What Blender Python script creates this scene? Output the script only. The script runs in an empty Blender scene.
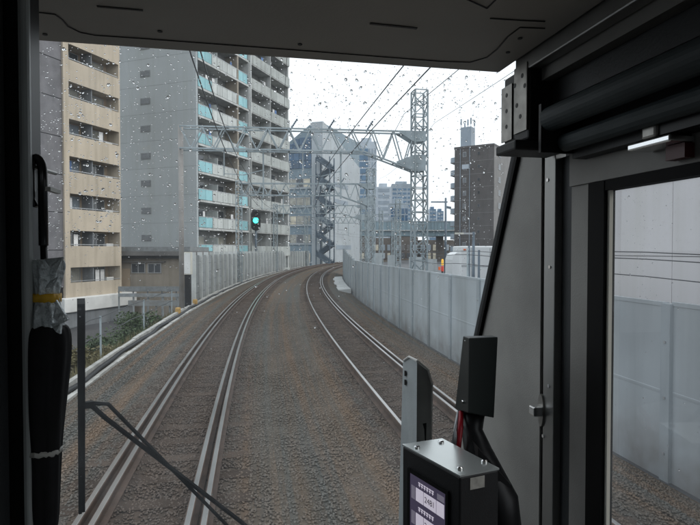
import bpy, bmesh, math, random
import numpy as np
from mathutils import Vector, Matrix
random.seed(7)
R_ = math.radians
sc = bpy.context.scene
COL = sc.collection

# ------------------------------------------------------------------ camera
EYE = Vector((0, 0, 2.45)); YAW = R_(11.4); PITCH = R_(-1.3); FPX = 545.0
cam_d = bpy.data.cameras.new('camera'); cam = bpy.data.objects.new('camera', cam_d); COL.objects.link(cam)
cam.location = EYE; cam.rotation_euler = (R_(90) + PITCH, 0, -YAW)
cam_d.sensor_width = 36; cam_d.lens = 36 * FPX / 700; cam_d.clip_start = 0.02; cam_d.clip_end = 6000
sc.camera = cam
FW = Vector((math.sin(YAW) * math.cos(PITCH), math.cos(YAW) * math.cos(PITCH), math.sin(PITCH)))
RT = Vector((math.cos(YAW), -math.sin(YAW), 0)); UP = RT.cross(FW)
def pdir(px, py): return FW + RT * ((px - 350) / FPX) + UP * ((262.5 - py) / FPX)
def at(px, py, d): return EYE + pdir(px, py) * d
def onX(px, py, x): v = pdir(px, py); return EYE + v * (x / v.x)
def onY(px, py, y): v = pdir(px, py); return EYE + v * (y / v.y)
def onZ(px, py, z): v = pdir(px, py); return EYE + v * ((z - EYE.z) / v.z)

# ------------------------------------------------------------------ sky, sun, exposure
SUN_EL, SUN_AZ = R_(42), R_(115)          # azimuth clockwise from +Y
w = bpy.data.worlds.new('World'); sc.world = w; w.use_nodes = True
nt = w.node_tree; nt.nodes.clear()
out = nt.nodes.new('ShaderNodeOutputWorld')
sky = nt.nodes.new('ShaderNodeTexSky'); sky.sky_type = 'NISHITA'; sky.sun_disc = False
sky.sun_elevation = SUN_EL; sky.sun_rotation = SUN_AZ; sky.dust_density = 6; sky.air_density = 1.2
b1 = nt.nodes.new('ShaderNodeBackground'); b1.inputs['Strength'].default_value = 0.09
nt.links.new(sky.outputs[0], b1.inputs['Color'])
tc = nt.nodes.new('ShaderNodeTexCoord'); nz = nt.nodes.new('ShaderNodeTexNoise')
nz.inputs['Scale'].default_value = 1.6; nz.inputs['Detail'].default_value = 4
cr = nt.nodes.new('ShaderNodeValToRGB')
cr.color_ramp.elements[0].position = .3; cr.color_ramp.elements[0].color = (.80, .87, .95, 1)
cr.color_ramp.elements[1].position = .7; cr.color_ramp.elements[1].color = (.93, .97, 1, 1)
nt.links.new(tc.outputs['Generated'], nz.inputs['Vector']); nt.links.new(nz.outputs['Fac'], cr.inputs[0])
b2 = nt.nodes.new('ShaderNodeBackground'); b2.inputs['Strength'].default_value = 1.5
nt.links.new(cr.outputs[0], b2.inputs['Color'])
mx = nt.nodes.new('ShaderNodeMixShader'); mx.inputs[0].default_value = .85
nt.links.new(b1.outputs[0], mx.inputs[1]); nt.links.new(b2.outputs[0], mx.inputs[2]); nt.links.new(mx.outputs[0], out.inputs[0])
sd = bpy.data.lights.new('sun', 'SUN'); sd.energy = 0.6; sd.angle = R_(25); sd.color = (1, .95, .88)
sun = bpy.data.objects.new('sun', sd); COL.objects.link(sun)
sdir = Vector((math.sin(SUN_AZ) * math.cos(SUN_EL), math.cos(SUN_AZ) * math.cos(SUN_EL), math.sin(SUN_EL)))
sun.rotation_euler = sdir.to_track_quat('Z', 'Y').to_euler(); sun.location = (60, -40, 80)
sc.view_settings.view_transform = 'Standard'; sc.view_settings.look = 'None'
sc.view_settings.exposure = 0.2; sc.view_settings.gamma = 1; sc.view_settings.use_curve_mapping = False
sc.render.engine = 'CYCLES'
sc.cycles.use_denoising = True; sc.cycles.max_bounces = 10; sc.cycles.diffuse_bounces = 5
sc.cycles.transparent_max_bounces = 12; sc.cycles.transmission_bounces = 8
sc.cycles.sample_clamp_indirect = 4; sc.cycles.caustics_refractive = False; sc.cycles.caustics_reflective = False

# ------------------------------------------------------------------ materials
M = {}
def mk(name, col, rough=.65, var=.18, scale=3.0, metal=0.0, bump=0.0, bscale=None, spec=.4, stretch=(1, 1, 1), col2=None, emit=0, stain=0.0, objvar=0.0, grime=0.0):
    m = bpy.data.materials.new(name); m.use_nodes = True; t = m.node_tree; bs = t.nodes['Principled BSDF']
    bs.inputs['Roughness'].default_value = rough; bs.inputs['Metallic'].default_value = metal
    bs.inputs['Specular IOR Level'].default_value = spec
    geo = t.nodes.new('ShaderNodeNewGeometry'); mp = t.nodes.new('ShaderNodeMapping'); mp.inputs['Scale'].default_value = stretch
    t.links.new(geo.outputs['Position'], mp.inputs['Vector'])
    n = t.nodes.new('ShaderNodeTexNoise'); n.inputs['Scale'].default_value = scale; n.inputs['Detail'].default_value = 6
    t.links.new(mp.outputs[0], n.inputs['Vector'])
    r = t.nodes.new('ShaderNodeValToRGB')
    a = [max(0, c * (1 - var)) for c in col]; b = list(col2) if col2 else [min(1, c * (1 + var)) for c in col]
    r.color_ramp.elements[0].position = .33; r.color_ramp.elements[0].color = (*a, 1)
    r.color_ramp.elements[1].position = .67; r.color_ramp.elements[1].color = (*b, 1)
    t.links.new(n.outputs['Fac'], r.inputs[0])
    src = r.outputs[0]
    if stain > 0:                          # rain runs and grime, drawn out vertically
        mp2 = t.nodes.new('ShaderNodeMapping'); mp2.inputs['Scale'].default_value = (1.3, 1.3, .09)
        t.links.new(geo.outputs['Position'], mp2.inputs['Vector'])
        n2 = t.nodes.new('ShaderNodeTexNoise'); n2.inputs['Scale'].default_value = 1.5; n2.inputs['Detail'].default_value = 5
        t.links.new(mp2.outputs[0], n2.inputs['Vector'])
        r2 = t.nodes.new('ShaderNodeValToRGB'); r2.color_ramp.elements[0].position = .45; r2.color_ramp.elements[1].position = .75
        r2.color_ramp.elements[0].color = (1, 1, 1, 1); k = 1 - stain; r2.color_ramp.elements[1].color = (k, k, k * .97, 1)
        t.links.new(n2.outputs['Fac'], r2.inputs[0])
        mm = t.nodes.new('ShaderNodeMix'); mm.data_type = 'RGBA'; mm.blend_type = 'MULTIPLY'; mm.inputs[0].default_value = 1
        t.links.new(src, mm.inputs[6]); t.links.new(r2.outputs[0], mm.inputs[7]); src = mm.outputs[2]
    if grime > 0:                          # splashed dirt near the foot of trackside things
        sz = t.nodes.new('ShaderNodeSeparateXYZ'); t.links.new(geo.outputs['Position'], sz.inputs[0])
        gm_ = t.nodes.new('ShaderNodeMapRange'); gm_.inputs[1].default_value = -.4; gm_.inputs[2].default_value = .55; gm_.inputs[3].default_value = grime; gm_.inputs[4].default_value = 0
        t.links.new(sz.outputs[2], gm_.inputs[0])
        gn = t.nodes.new('ShaderNodeMath'); gn.operation = 'MULTIPLY'; t.links.new(gm_.outputs[0], gn.inputs[0])
        g2 = t.nodes.new('ShaderNodeTexNoise'); g2.inputs['Scale'].default_value = 2.2; g2.inputs['Detail'].default_value = 6; t.links.new(geo.outputs['Position'], g2.inputs['Vector'])
        g3 = t.nodes.new('ShaderNodeMapRange'); g3.inputs[1].default_value = .3; g3.inputs[2].default_value = .7; t.links.new(g2.outputs['Fac'], g3.inputs[0]); t.links.new(g3.outputs[0], gn.inputs[1])
        gx = t.nodes.new('ShaderNodeMix'); gx.data_type = 'RGBA'; t.links.new(gn.outputs[0], gx.inputs[0]); t.links.new(src, gx.inputs[6]); gx.inputs[7].default_value = (.13, .10, .075, 1); src = gx.outputs[2]
    if objvar > 0:
        oi = t.nodes.new('ShaderNodeObjectInfo'); orr = t.nodes.new('ShaderNodeMapRange'); orr.inputs[3].default_value = 1 - objvar; orr.inputs[4].default_value = 1 + objvar
        t.links.new(oi.outputs['Random'], orr.inputs[0])
        om = t.nodes.new('ShaderNodeMix'); om.data_type = 'RGBA'; om.blend_type = 'MULTIPLY'; om.inputs[0].default_value = 1
        t.links.new(src, om.inputs[6]); t.links.new(orr.outputs[0], om.inputs[7]); src = om.outputs[2]
    t.links.new(src, bs.inputs['Base Color'])
    if bump:
        bn = t.nodes.new('ShaderNodeTexNoise'); bn.inputs['Scale'].default_value = bscale or scale * 8; bn.inputs['Detail'].default_value = 4
        t.links.new(mp.outputs[0], bn.inputs['Vector'])
        bp = t.nodes.new('ShaderNodeBump'); bp.inputs['Strength'].default_value = bump; bp.inputs['Distance'].default_value = .02
        t.links.new(bn.outputs['Fac'], bp.inputs['Height']); t.links.new(bp.outputs[0], bs.inputs['Normal'])
    if emit:
        bs.inputs['Emission Color'].default_value = (*col, 1); bs.inputs['Emission Strength'].default_value = emit
    M[name] = m; return m
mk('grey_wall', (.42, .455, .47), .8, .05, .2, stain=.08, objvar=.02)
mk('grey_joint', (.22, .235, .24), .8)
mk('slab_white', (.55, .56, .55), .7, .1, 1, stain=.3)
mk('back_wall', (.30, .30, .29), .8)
mk('turquoise', (.27, .52, .56), .35, .1, .6, objvar=.16)
mk('panel_white', (.56, .585, .57), .5, .1, .8, stain=.25, objvar=.1)
mk('parapet_grey', (.44, .465, .45), .7, .12, .8, stain=.3, objvar=.06)
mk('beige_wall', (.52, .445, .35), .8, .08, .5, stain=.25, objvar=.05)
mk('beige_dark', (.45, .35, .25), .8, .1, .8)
mk('tile_dark', (.15, .145, .155), .5, .2, 1.2, stain=.2, objvar=.08)
mk('plinth_white', (.75, .75, .73), .7, .1, 1)
mk('plinth_grey', (.23, .245, .26), .8, .15, .6, stain=.3)
mk('frame_alu', (.42, .43, .44), .4, .08, 2, metal=.4)
mk('glass_dark', (.065, .072, .08), .08, .3, .7, spec=.8, objvar=.4)
mk('glass_curtain', (.42, .41, .36), .3, .25, 1.1)
mk('glass_warm', (.62, .57, .45), .25, .25, .9, emit=.05)
mk('glass_blue', (.03, .09, .17), .12, .35, .8, spec=.8)
mk('office_wall', (.25, .32, .37), .65, .08, .4, stain=.15)
mk('office_pale_lit', (.47, .51, .54), .6, .06, .4, stain=.12)  # paler office wall; daylight on the side face is put into the colour
mk('stair_steel', (.12, .155, .19), .5, .2, 1.5)
mk('brown_tile', (.105, .095, .092), .6, .12, .5, stain=.15)
mk('brown_light', (.20, .19, .185), .6, .1, .5, stain=.15)
mk('tower_white', (.46, .51, .56), .6, .08, .2)
mk('tower_blue', (.12, .20, .29), .3, .2, .3)
mk('tower_grey', (.30, .35, .40), .6, .15, .2)
mk('low_roof', (.14, .135, .13), .7, .2, .8)
mk('low_wall', (.33, .29, .24), .8, .12, .7, stain=.25)
mk('bridge_blue', (.27, .37, .42), .5, .12, .5, stain=.35)
mk('bridge_dark', (.14, .12, .105), .8, .2, .4)
mk('steel_paint', (.33, .385, .41), .5, .15, 2.0, metal=.1, stain=.25)
mk('steel_brown', (.30, .285, .27), .6, .15, 1.5, stain=.2)
mk('wire', (.05, .055, .06), .5, .1, 1)
mk('insulator', (.55, .5, .45), .3)
mk('fence_post', (.55, .57, .56), .8, .1, 1.2, stain=.25, objvar=.1, grime=.45)
mk('fence_panel', (.25, .27, .275), .85, .12, .8, stain=.3, objvar=.12, grime=.45)
mk('barrier', (.405, .445, .465), .5, .1, .8, stain=.28, objvar=.07, grime=.65)
mk('barrier_post', (.33, .37, .39), .5, .1, 1, stain=.25, objvar=.1, grime=.5)
mk('kerb', (.40, .395, .37), .8, .22, 3, bump=.2, objvar=.15)
mk('cable_black', (.012, .012, .013), .5)
mk('asphalt', (.075, .076, .08), .55, .2, .35, bump=.1, bscale=20)
mk('soil', (.11, .095, .065), .95, .35, 1.1, bump=.5, bscale=9)
mk('sleeper', (.072, .054, .043), .95, .25, 3, bump=.4, bscale=25, spec=.1, objvar=.2)
mk('rail_rust', (.085, .055, .04), .75, .3, 4)
mk('rail_head', (.42, .41, .40), .32, .15, 1, metal=.9)
mk('signal_black', (.012, .012, .013), .5)
mk('signal_green', (.02, .95, .62), .3, 0, 1, emit=9)
mk('cabinet', (.70, .68, .60), .6, .08, 2, stain=.2)
mk('yellow_paint', (.48, .30, .10), .7, .25, 4)
mk('bark', (.06, .045, .032), .9, .3, 8)
mk('leaf', (.045, .072, .026), .6, .45, 2.5)
mk('leaf_yellow', (.13, .115, .055), .7, .4, 2.5)
mk('truck_white', (.82, .83, .83), .35, .04, .6)
mk('tyre', (.02, .02, .02), .85)
mk('orange', (.85, .16, .03), .5, .1, 4)
mk('amber', (.9, .5, .05), .4, .05, 4, emit=.35)
mk('red_lamp', (.7, .06, .03), .4, .05, 4, emit=.1)
mk('concrete', (.50, .51, .50), .8, .15, .8, bump=.15)
mk('cab_ceiling', (.74, .71, .655), .55, .06, 5, bump=.05, bscale=300, stain=.08)
mk('cab_grey', (.33, .32, .30), .5, .16, 7, bump=.08, bscale=400, stain=.22)
mk('cab_dark', (.035, .038, .04), .5, .15, 9, bump=.05, bscale=300)
mk('cab_black', (.008, .008, .009), .45, .2, 10)
mk('cab_floor', (.06, .06, .06), .8)
mk('steel_strip', (.34, .34, .33), .38, .12, 14, metal=.8, stretch=(1, 1, .08))
mk('chrome', (.72, .72, .72), .18, .05, 20, metal=1)
mk('plate_metal', (.34, .33, .31), .4, .25, 40, metal=.7)
mk('rubber', (.004, .004, .004), .7, spec=.2)
mk('silver_cloth', (.60, .65, .66), .3, .25, 60, metal=.3, bump=.5, bscale=120)
mk('yellow_band', (.72, .42, .03), .5, .1, 30)
mk('black_cloth', (.006, .006, .007), .85, .3, 60)
mk('white_band', (.55, .54, .5), .5, .1, 40)
mk('blind_blue', (.055, .07, .075), .6, .15, 20, bump=.05, bscale=500)
mk('post_paint', (.50, .54, .545), .45, .1, 12, bump=.05, bscale=200)
mk('post_shaded', (.27, .28, .27), .5, .15, 12, stain=.1)  # darker copy of the post paint; shade of the side face in the colour
mk('worn_edge', (.75, .74, .70), .6, .1, 60)
mk('unit_black', (.010, .010, .011), .5, .15, 40, bump=.05, bscale=500)
mk('unit_top', (.55, .58, .57), .22, .05, 8, metal=.65)
mk('screen_dark', (.035, .03, .05), .2, .1, 8, emit=1.0)
mk('screen_white', (.80, .74, .86), .3, .03, 20, emit=.38)
mk('screen_mid', (.24, .22, .28), .3, .05, 20, emit=.35)
mk('sticker', (.35, .34, .31), .5, .25, 90)
mk('red_cable', (.35, .01, .02), .4)
mk('housing_green', (.014, .019, .018), .45, .1, 30)
mk('laundry_white', (.7, .7, .7), .9, .1, 3, objvar=.2)
mk('laundry_blue', (.12, .2, .38), .9, .1, 3, objvar=.4)
mk('laundry_red', (.4, .12, .1), .9, .1, 3, objvar=.4)
mk('handle_gloss', (.02, .021, .022), .16, .1, 20)
mk('pale_paint', (.45, .48, .48), .4, .06, 12, stain=.1)
mk('reflector_red', (.09, .012, .012), .4)

def mat_ballast(name, island):
    m = bpy.data.materials.new(name); m.use_nodes = True; t = m.node_tree; bs = t.nodes['Principled BSDF']
    bs.inputs['Roughness'].default_value = .66 if island else .95; bs.inputs['Specular IOR Level'].default_value = .4 if island else .1
    uv = t.nodes.new('ShaderNodeAttribute'); uv.attribute_name = 'track'      # x = metres along, y = metres across
    mp = t.nodes.new('ShaderNodeMapping'); mp.inputs['Scale'].default_value = (.035, 2.4, 1)
    t.links.new(uv.outputs['Vector'], mp.inputs['Vector'])
    n = t.nodes.new('ShaderNodeTexNoise'); n.inputs['Scale'].default_value = 1.3; n.inputs['Detail'].default_value = 6; n.inputs['Roughness'].default_value = .65
    t.links.new(mp.outputs[0], n.inputs['Vector'])
    r = t.nodes.new('ShaderNodeValToRGB'); e = r.color_ramp.elements
    k = 1.0 if island else .74  # bed darkened to stand for the shade among the loose stones
    C_ = lambda a, b, c: (a * k, b * k, c * k, 1)
    e[0].position = .38; e[0].color = C_(.118, .117, .105); e[1].position = .62; e[1].color = C_(.178, .124, .084)
    x = e.new(.5); x.color = C_(.142, .117, .093)
    t.links.new(n.outputs['Fac'], r.inputs[0])
    # rusty brake dust: darker and browner close to the rails (a stain that belongs to the track)
    sep = t.nodes.new('ShaderNodeSeparateXYZ'); t.links.new(uv.outputs['Vector'], sep.inputs[0])
    def band(c):
        s1 = t.nodes.new('ShaderNodeMath'); s1.operation = 'SUBTRACT'; s1.inputs[1].default_value = c; t.links.new(sep.outputs[1], s1.inputs[0])
        s2 = t.nodes.new('ShaderNodeMath'); s2.operation = 'ABSOLUTE'; t.links.new(s1.outputs[0], s2.inputs[0])
        s3 = t.nodes.new('ShaderNodeMapRange'); s3.inputs[1].default_value = .5; s3.inputs[2].default_value = 1.15; s3.inputs[3].default_value = 1; s3.inputs[4].default_value = 0
        t.links.new(s2.outputs[0], s3.inputs[0]); return s3
    ba, bb = band(0), band(3.64)
    ad = t.nodes.new('ShaderNodeMath'); ad.operation = 'MAXIMUM'; t.links.new(ba.outputs[0], ad.inputs[0]); t.links.new(bb.outputs[0], ad.inputs[1])
    dm = t.nodes.new('ShaderNodeMath'); dm.operation = 'MULTIPLY'; dm.inputs[1].default_value = .8; t.links.new(ad.outputs[0], dm.inputs[0])
    mm = t.nodes.new('ShaderNodeMix'); mm.data_type = 'RGBA'; t.links.new(dm.outputs[0], mm.inputs[0]); t.links.new(r.outputs[0], mm.inputs[6]); mm.inputs[7].default_value = C_(.100, .074, .059)
    src = mm.outputs[2]
    geo = t.nodes.new('ShaderNodeNewGeometry')
    v = t.nodes.new('ShaderNodeTexVoronoi'); v.inputs['Scale'].default_value = 17; t.links.new(geo.outputs['Position'], v.inputs['Vector'])
    hs = t.nodes.new('ShaderNodeMix'); hs.data_type = 'RGBA'; hs.blend_type = 'MULTIPLY'; hs.inputs[0].default_value = 1
    rr = t.nodes.new('ShaderNodeMapRange'); rr.inputs[3].default_value = .86; rr.inputs[4].default_value = 1.13
    if island: t.links.new(geo.outputs['Random Per Island'], rr.inputs[0])
    else:
        sx = t.nodes.new('ShaderNodeSeparateXYZ'); t.links.new(v.outputs['Color'], sx.inputs[0]); t.links.new(sx.outputs[0], rr.inputs[0])
    t.links.new(src, hs.inputs[6]); t.links.new(rr.outputs[0], hs.inputs[7]); t.links.new(hs.outputs[2], bs.inputs['Base Color'])
    if not island:
        bp = t.nodes.new('ShaderNodeBump'); bp.inputs['Strength'].default_value = .5; bp.inputs['Distance'].default_value = .03
        t.links.new(v.outputs['Distance'], bp.inputs['Height']); t.links.new(bp.outputs[0], bs.inputs['Normal'])
    M[name] = m
mat_ballast('ballast', False); mat_ballast('ballast_stone', True)

def mat_pane(name, tint, dirt):
    m = bpy.data.materials.new(name); m.use_nodes = True; t = m.node_tree; t.nodes.clear()
    o = t.nodes.new('ShaderNodeOutputMaterial'); tr = t.nodes.new('ShaderNodeBsdfTransparent'); tr.inputs[0].default_value = (*tint, 1)
    gl = t.nodes.new('ShaderNodeBsdfGlossy'); gl.inputs['Roughness'].default_value = .02
    lw = t.nodes.new('ShaderNodeLayerWeight'); lw.inputs[0].default_value = .5          # Schlick, the same from both sides
    pw = t.nodes.new('ShaderNodeMath'); pw.operation = 'POWER'; pw.inputs[1].default_value = 5; t.links.new(lw.outputs['Facing'], pw.inputs[0])
    fr = t.nodes.new('ShaderNodeMath'); fr.operation = 'MULTIPLY_ADD'; fr.inputs[1].default_value = .94; fr.inputs[2].default_value = .05; t.links.new(pw.outputs[0], fr.inputs[0])
    m1 = t.nodes.new('ShaderNodeMixShader'); t.links.new(fr.outputs[0], m1.inputs[0]); t.links.new(tr.outputs[0], m1.inputs[1]); t.links.new(gl.outputs[0], m1.inputs[2])
    tl = t.nodes.new('ShaderNodeBsdfTranslucent'); tl.inputs[0].default_value = (.8, .85, .88, 1)
    geo = t.nodes.new('ShaderNodeNewGeometry'); n = t.nodes.new('ShaderNodeTexNoise'); n.inputs['Scale'].default_value = 9; n.inputs['Detail'].default_value = 5
    t.links.new(geo.outputs['Position'], n.inputs['Vector'])
    mr = t.nodes.new('ShaderNodeMapRange'); mr.inputs[1].default_value = .3; mr.inputs[2].default_value = .75; mr.inputs[3].default_value = dirt * .5; mr.inputs[4].default_value = dirt * 1.6
    t.links.new(n.outputs['Fac'], mr.inputs[0])
    m2 = t.nodes.new('ShaderNodeMixShader'); t.links.new(mr.outputs[0], m2.inputs[0]); t.links.new(m1.outputs[0], m2.inputs[1]); t.links.new(tl.outputs[0], m2.inputs[2])
    t.links.new(m2.outputs[0], o.inputs[0]); M[name] = m
mat_pane('windscreen_glass', (.95, .97, .97), .035)
mat_pane('door_glass', (.74, .75, .76), .05)
def mat_water():
    m = bpy.data.materials.new('water_drop'); m.use_nodes = True; t = m.node_tree; t.nodes.clear()
    o = t.nodes.new('ShaderNodeOutputMaterial'); g = t.nodes.new('ShaderNodeBsdfGlass'); g.inputs['IOR'].default_value = 1.33; g.inputs['Roughness'].default_value = 0
    t.links.new(g.outputs[0], o.inputs[0]); M['water_drop'] = m
mat_water()

# ------------------------------------------------------------------ mesh helpers
MATW = {}
def wm(o): return MATW.get(o.name, Matrix.Identity(4)) if o else Matrix.Identity(4)
def tag(o, label=None, cat=None, group=None, kind=None):
    if label: o['label'] = label
    if cat: o['category'] = cat
    if group: o['group'] = group
    if kind: o['kind'] = kind
    return o
def thing(name, label, cat, loc=(0, 0, 0), rotz=0.0, group=None):
    o = bpy.data.objects.new(name, None); COL.objects.link(o); o.empty_display_size = .2
    o.location = loc; o.rotation_euler = (0, 0, rotz)
    MATW[o.name] = Matrix.Translation(Vector(loc)) @ Matrix.Rotation(rotz, 4, 'Z')
    return tag(o, label, cat, group)
def link(name, me, parent=None, loc=(0, 0, 0), rot=(0, 0, 0)):
    o = bpy.data.objects.new(name, me); COL.objects.link(o); o.parent = parent; o.location = loc; o.rotation_euler = rot
    MATW[o.name] = wm(parent) @ Matrix.Translation(Vector(loc)) @ Matrix.Rotation(rot[2], 4, 'Z')
    return o
class MB:
    def __init__(s): s.v = []; s.f = []; s.sm = False
    def add(s, vs, fs):
        b = len(s.v); s.v += [Vector(p) for p in vs]; s.f += [tuple(i + b for i in f) for f in fs]; return s
    def box(s, x0, x1, y0, y1, z0, z1):
        return s.add([(x0, y0, z0), (x1, y0, z0), (x1, y1, z0), (x0, y1, z0), (x0, y0, z1), (x1, y0, z1), (x1, y1, z1), (x0, y1, z1)],
                     [(0, 3, 2, 1), (4, 5, 6, 7), (0, 1, 5, 4), (1, 2, 6, 5), (2, 3, 7, 6), (3, 0, 4, 7)])
    def bar(s, p, q, a, b=None, up=(0, 0, 1)):
        p, q = Vector(p), Vector(q); b = b or a; d = (q - p).normalized(); u = Vector(up)
        if abs(d.dot(u)) > .98: u = Vector((1, 0, 0))
        r = d.cross(u).normalized(); u = r.cross(d); vs = []
        for c in (p, q):
            for i, j in ((-1, -1), (1, -1), (1, 1), (-1, 1)): vs.append(c + r * (i * a / 2) + u * (j * b / 2))
        return s.add(vs, [(0, 1, 2, 3), (7, 6, 5, 4), (0, 4, 5, 1), (1, 5, 6, 2), (2, 6, 7, 3), (3, 7, 4, 0)])
    def tube(s, pts, r, n=8, cap=True):
        pts = [Vector(p) for p in pts]; rs = r if isinstance(r, (list, tuple)) else [r] * len(pts); vs = []; fs = []; pr = None
        for i, p in enumerate(pts):
            d = (pts[min(i + 1, len(pts) - 1)] - pts[max(i - 1, 0)]).normalized()
            u = Vector((0, 0, 1)) if abs(d.z) < .95 else Vector((1, 0, 0))
            if pr is not None and abs(d.dot(pr)) < .95: u = pr
            a = d.cross(u).normalized(); bb = a.cross(d).normalized(); pr = bb
            for k in range(n): t = 2 * math.pi * k / n; vs.append(p + (a * math.cos(t) + bb * math.sin(t)) * rs[i])
        for i in range(len(pts) - 1):
            for k in range(n): fs.append((i * n + k, i * n + (k + 1) % n, (i + 1) * n + (k + 1) % n, (i + 1) * n + k))
        if cap: fs += [tuple(range(n))[::-1], tuple(range((len(pts) - 1) * n, len(pts) * n))]
        return s.add(vs, fs)
    def prism(s, poly, off):                 # polygon (list of 3-D points) pushed along off
        n = len(poly); off = Vector(off); vs = [Vector(p) for p in poly] + [Vector(p) + off for p in poly]
        return s.add(vs, [tuple(range(n))[::-1], tuple(range(n, 2 * n))] + [(i, (i + 1) % n, n + (i + 1) % n, n + i) for i in range(n)])
    def lathe(s, prof, n=16, c=(0, 0, 0)):   # prof: (r, z)
        vs = []; fs = []
        for r, z in prof:
            for k in range(n): t = 2 * math.pi * k / n; vs.append((c[0] + r * math.cos(t), c[1] + r * math.sin(t), c[2] + z))
        for i in range(len(prof) - 1):
            for k in range(n): fs.append((i * n + k, i * n + (k + 1) % n, (i + 1) * n + (k + 1) % n, (i + 1) * n + k))
        fs += [tuple(range(n))[::-1], tuple(range((len(prof) - 1) * n, len(prof) * n))]
        return s.add(vs, fs)
    def mesh(s, name, mat, smooth=False, inv=None):
        vs = [inv @ v for v in s.v] if inv else s.v
        me = bpy.data.meshes.new(name); me.from_pydata([tuple(v) for v in vs], [], s.f); me.update()
        bm = bmesh.new(); bm.from_mesh(me); bmesh.ops.recalc_face_normals(bm, faces=bm.faces); bm.to_mesh(me); bm.free()
        me.materials.append(M[mat])
        if smooth:
            for p in me.polygons: p.use_smooth = True
        return me
    def build(s, name, mat, parent=None, world=False, smooth=False):
        inv = wm(parent).inverted() if (world and parent) else None
        return link(name, s.mesh(name, mat, smooth, inv), parent)
def bevel(o, wd, seg=2):
    m = o.modifiers.new('bevel', 'BEVEL'); m.width = wd; m.segments = seg; m.limit_method = 'ANGLE'; return o
BOX = {}
def piece(name, parent, x0, x1, y0, y1, z0, z1, mat):
    k = (round(x1 - x0, 3), round(y1 - y0, 3), round(z1 - z0, 3), mat)
    if k not in BOX:
        a, b, c = (x1 - x0) / 2, (y1 - y0) / 2, (z1 - z0) / 2
        BOX[k] = MB().box(-a, a, -b, b, -c, c).mesh(name, mat)
    return link(name, BOX[k], parent, ((x0 + x1) / 2, (y0 + y1) / 2, (z0 + z1) / 2))
WIN = {}
def window(parent, u0, u1, z0, z1, y, axis='x', pane='glass_dark', frame='frame_alu', mull=1, name='window'):
    """window in a face: axis 'x' = face looks to -y (u is x); axis 'y' = face looks to -x (u is y, y is x)"""
    wd, h = u1 - u0, z1 - z0; k = (round(wd, 3), round(h, 3), frame, mull)
    if k not in WIN:
        b = MB(); t = .06
        b.box(-wd / 2, wd / 2, -.07, .05, -h / 2, -h / 2 + t).box(-wd / 2, wd / 2, -.07, .05, h / 2 - t, h / 2)
        b.box(-wd / 2, -wd / 2 + t, -.066, .05, -h / 2 + t, h / 2 - t).box(wd / 2 - t, wd / 2, -.066, .05, -h / 2 + t, h / 2 - t)
        for i in range(mull):
            c = -wd / 2 + wd * (i + 1) / (mull + 1); b.box(c - .03, c + .03, -.06, .05, -h / 2 + t, h / 2 - t)
        WIN[k] = b.mesh(name, frame)
    rot = 0 if axis == 'x' else R_(-90)
    loc = ((u0 + u1) / 2, y, (z0 + z1) / 2) if axis == 'x' else (y, (u0 + u1) / 2, (z0 + z1) / 2)
    o = link(name, WIN[k], parent, loc, (0, 0, rot))
    piece('pane', o, -wd / 2 + .05, wd / 2 - .05, -.03, -.01, -h / 2 + .05, h / 2 - .05, pane)
    return o

# ------------------------------------------------------------------ track geometry
RAD = 300.0; XL = -0.94; TS = 3.64
def tk(s, off, z=0.0):
    th = s / RAD; r = RAD - off
    return Vector((XL + RAD - r * math.cos(th), r * math.sin(th), z))
def tdir(s): th = s / RAD; return Vector((math.sin(th), math.cos(th), 0))
def tnrm(s): th = s / RAD; return Vector((math.cos(th), -math.sin(th), 0))
def sweep(prof, s0, s1, step, closed=False):
    b = MB(); n = max(2, int((s1 - s0) / step) + 1); m = len(prof); vs = []; fs = []
    for i in range(n):
        s = s0 + (s1 - s0) * i / (n - 1)
        for o, z in prof: vs.append(tk(s, o, z))
    mm = m if closed else m - 1
    for i in range(n - 1):
        for k in range(mm): fs.append((i * m + k, i * m + (k + 1) % m, (i + 1) * m + (k + 1) % m, (i + 1) * m + k))
    if closed: fs += [tuple(range(m))[::-1], tuple(range((n - 1) * m, n * m))]
    return b.add(vs, fs)

# ------------------------------------------------------------------ setting
GL = -3.6; GR = -0.75
g = MB().add([(-4000, -4000, GL), (4000, -4000, GL), (4000, 4000, GL), (-4000, 4000, GL)], [(0, 1, 2, 3)]).build('ground', 'asphalt'); tag(g, kind='structure')
emb = sweep([(-9.5, GL - .05), (-6.5, -2.6), (-3.1, -.42), (-2.5, -.40), (-2.5, -.6)], -45, 190, 3).build('embankment', 'soil'); tag(emb, kind='structure')
st = sweep([(6.0, -.6), (6.0, -.45), (7.2, -.5), (8.2, GR), (60, GR), (100, GR), (100, GL - .05)], -45, 330, 6).build('street', 'asphalt'); tag(st, kind='structure')

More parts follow.
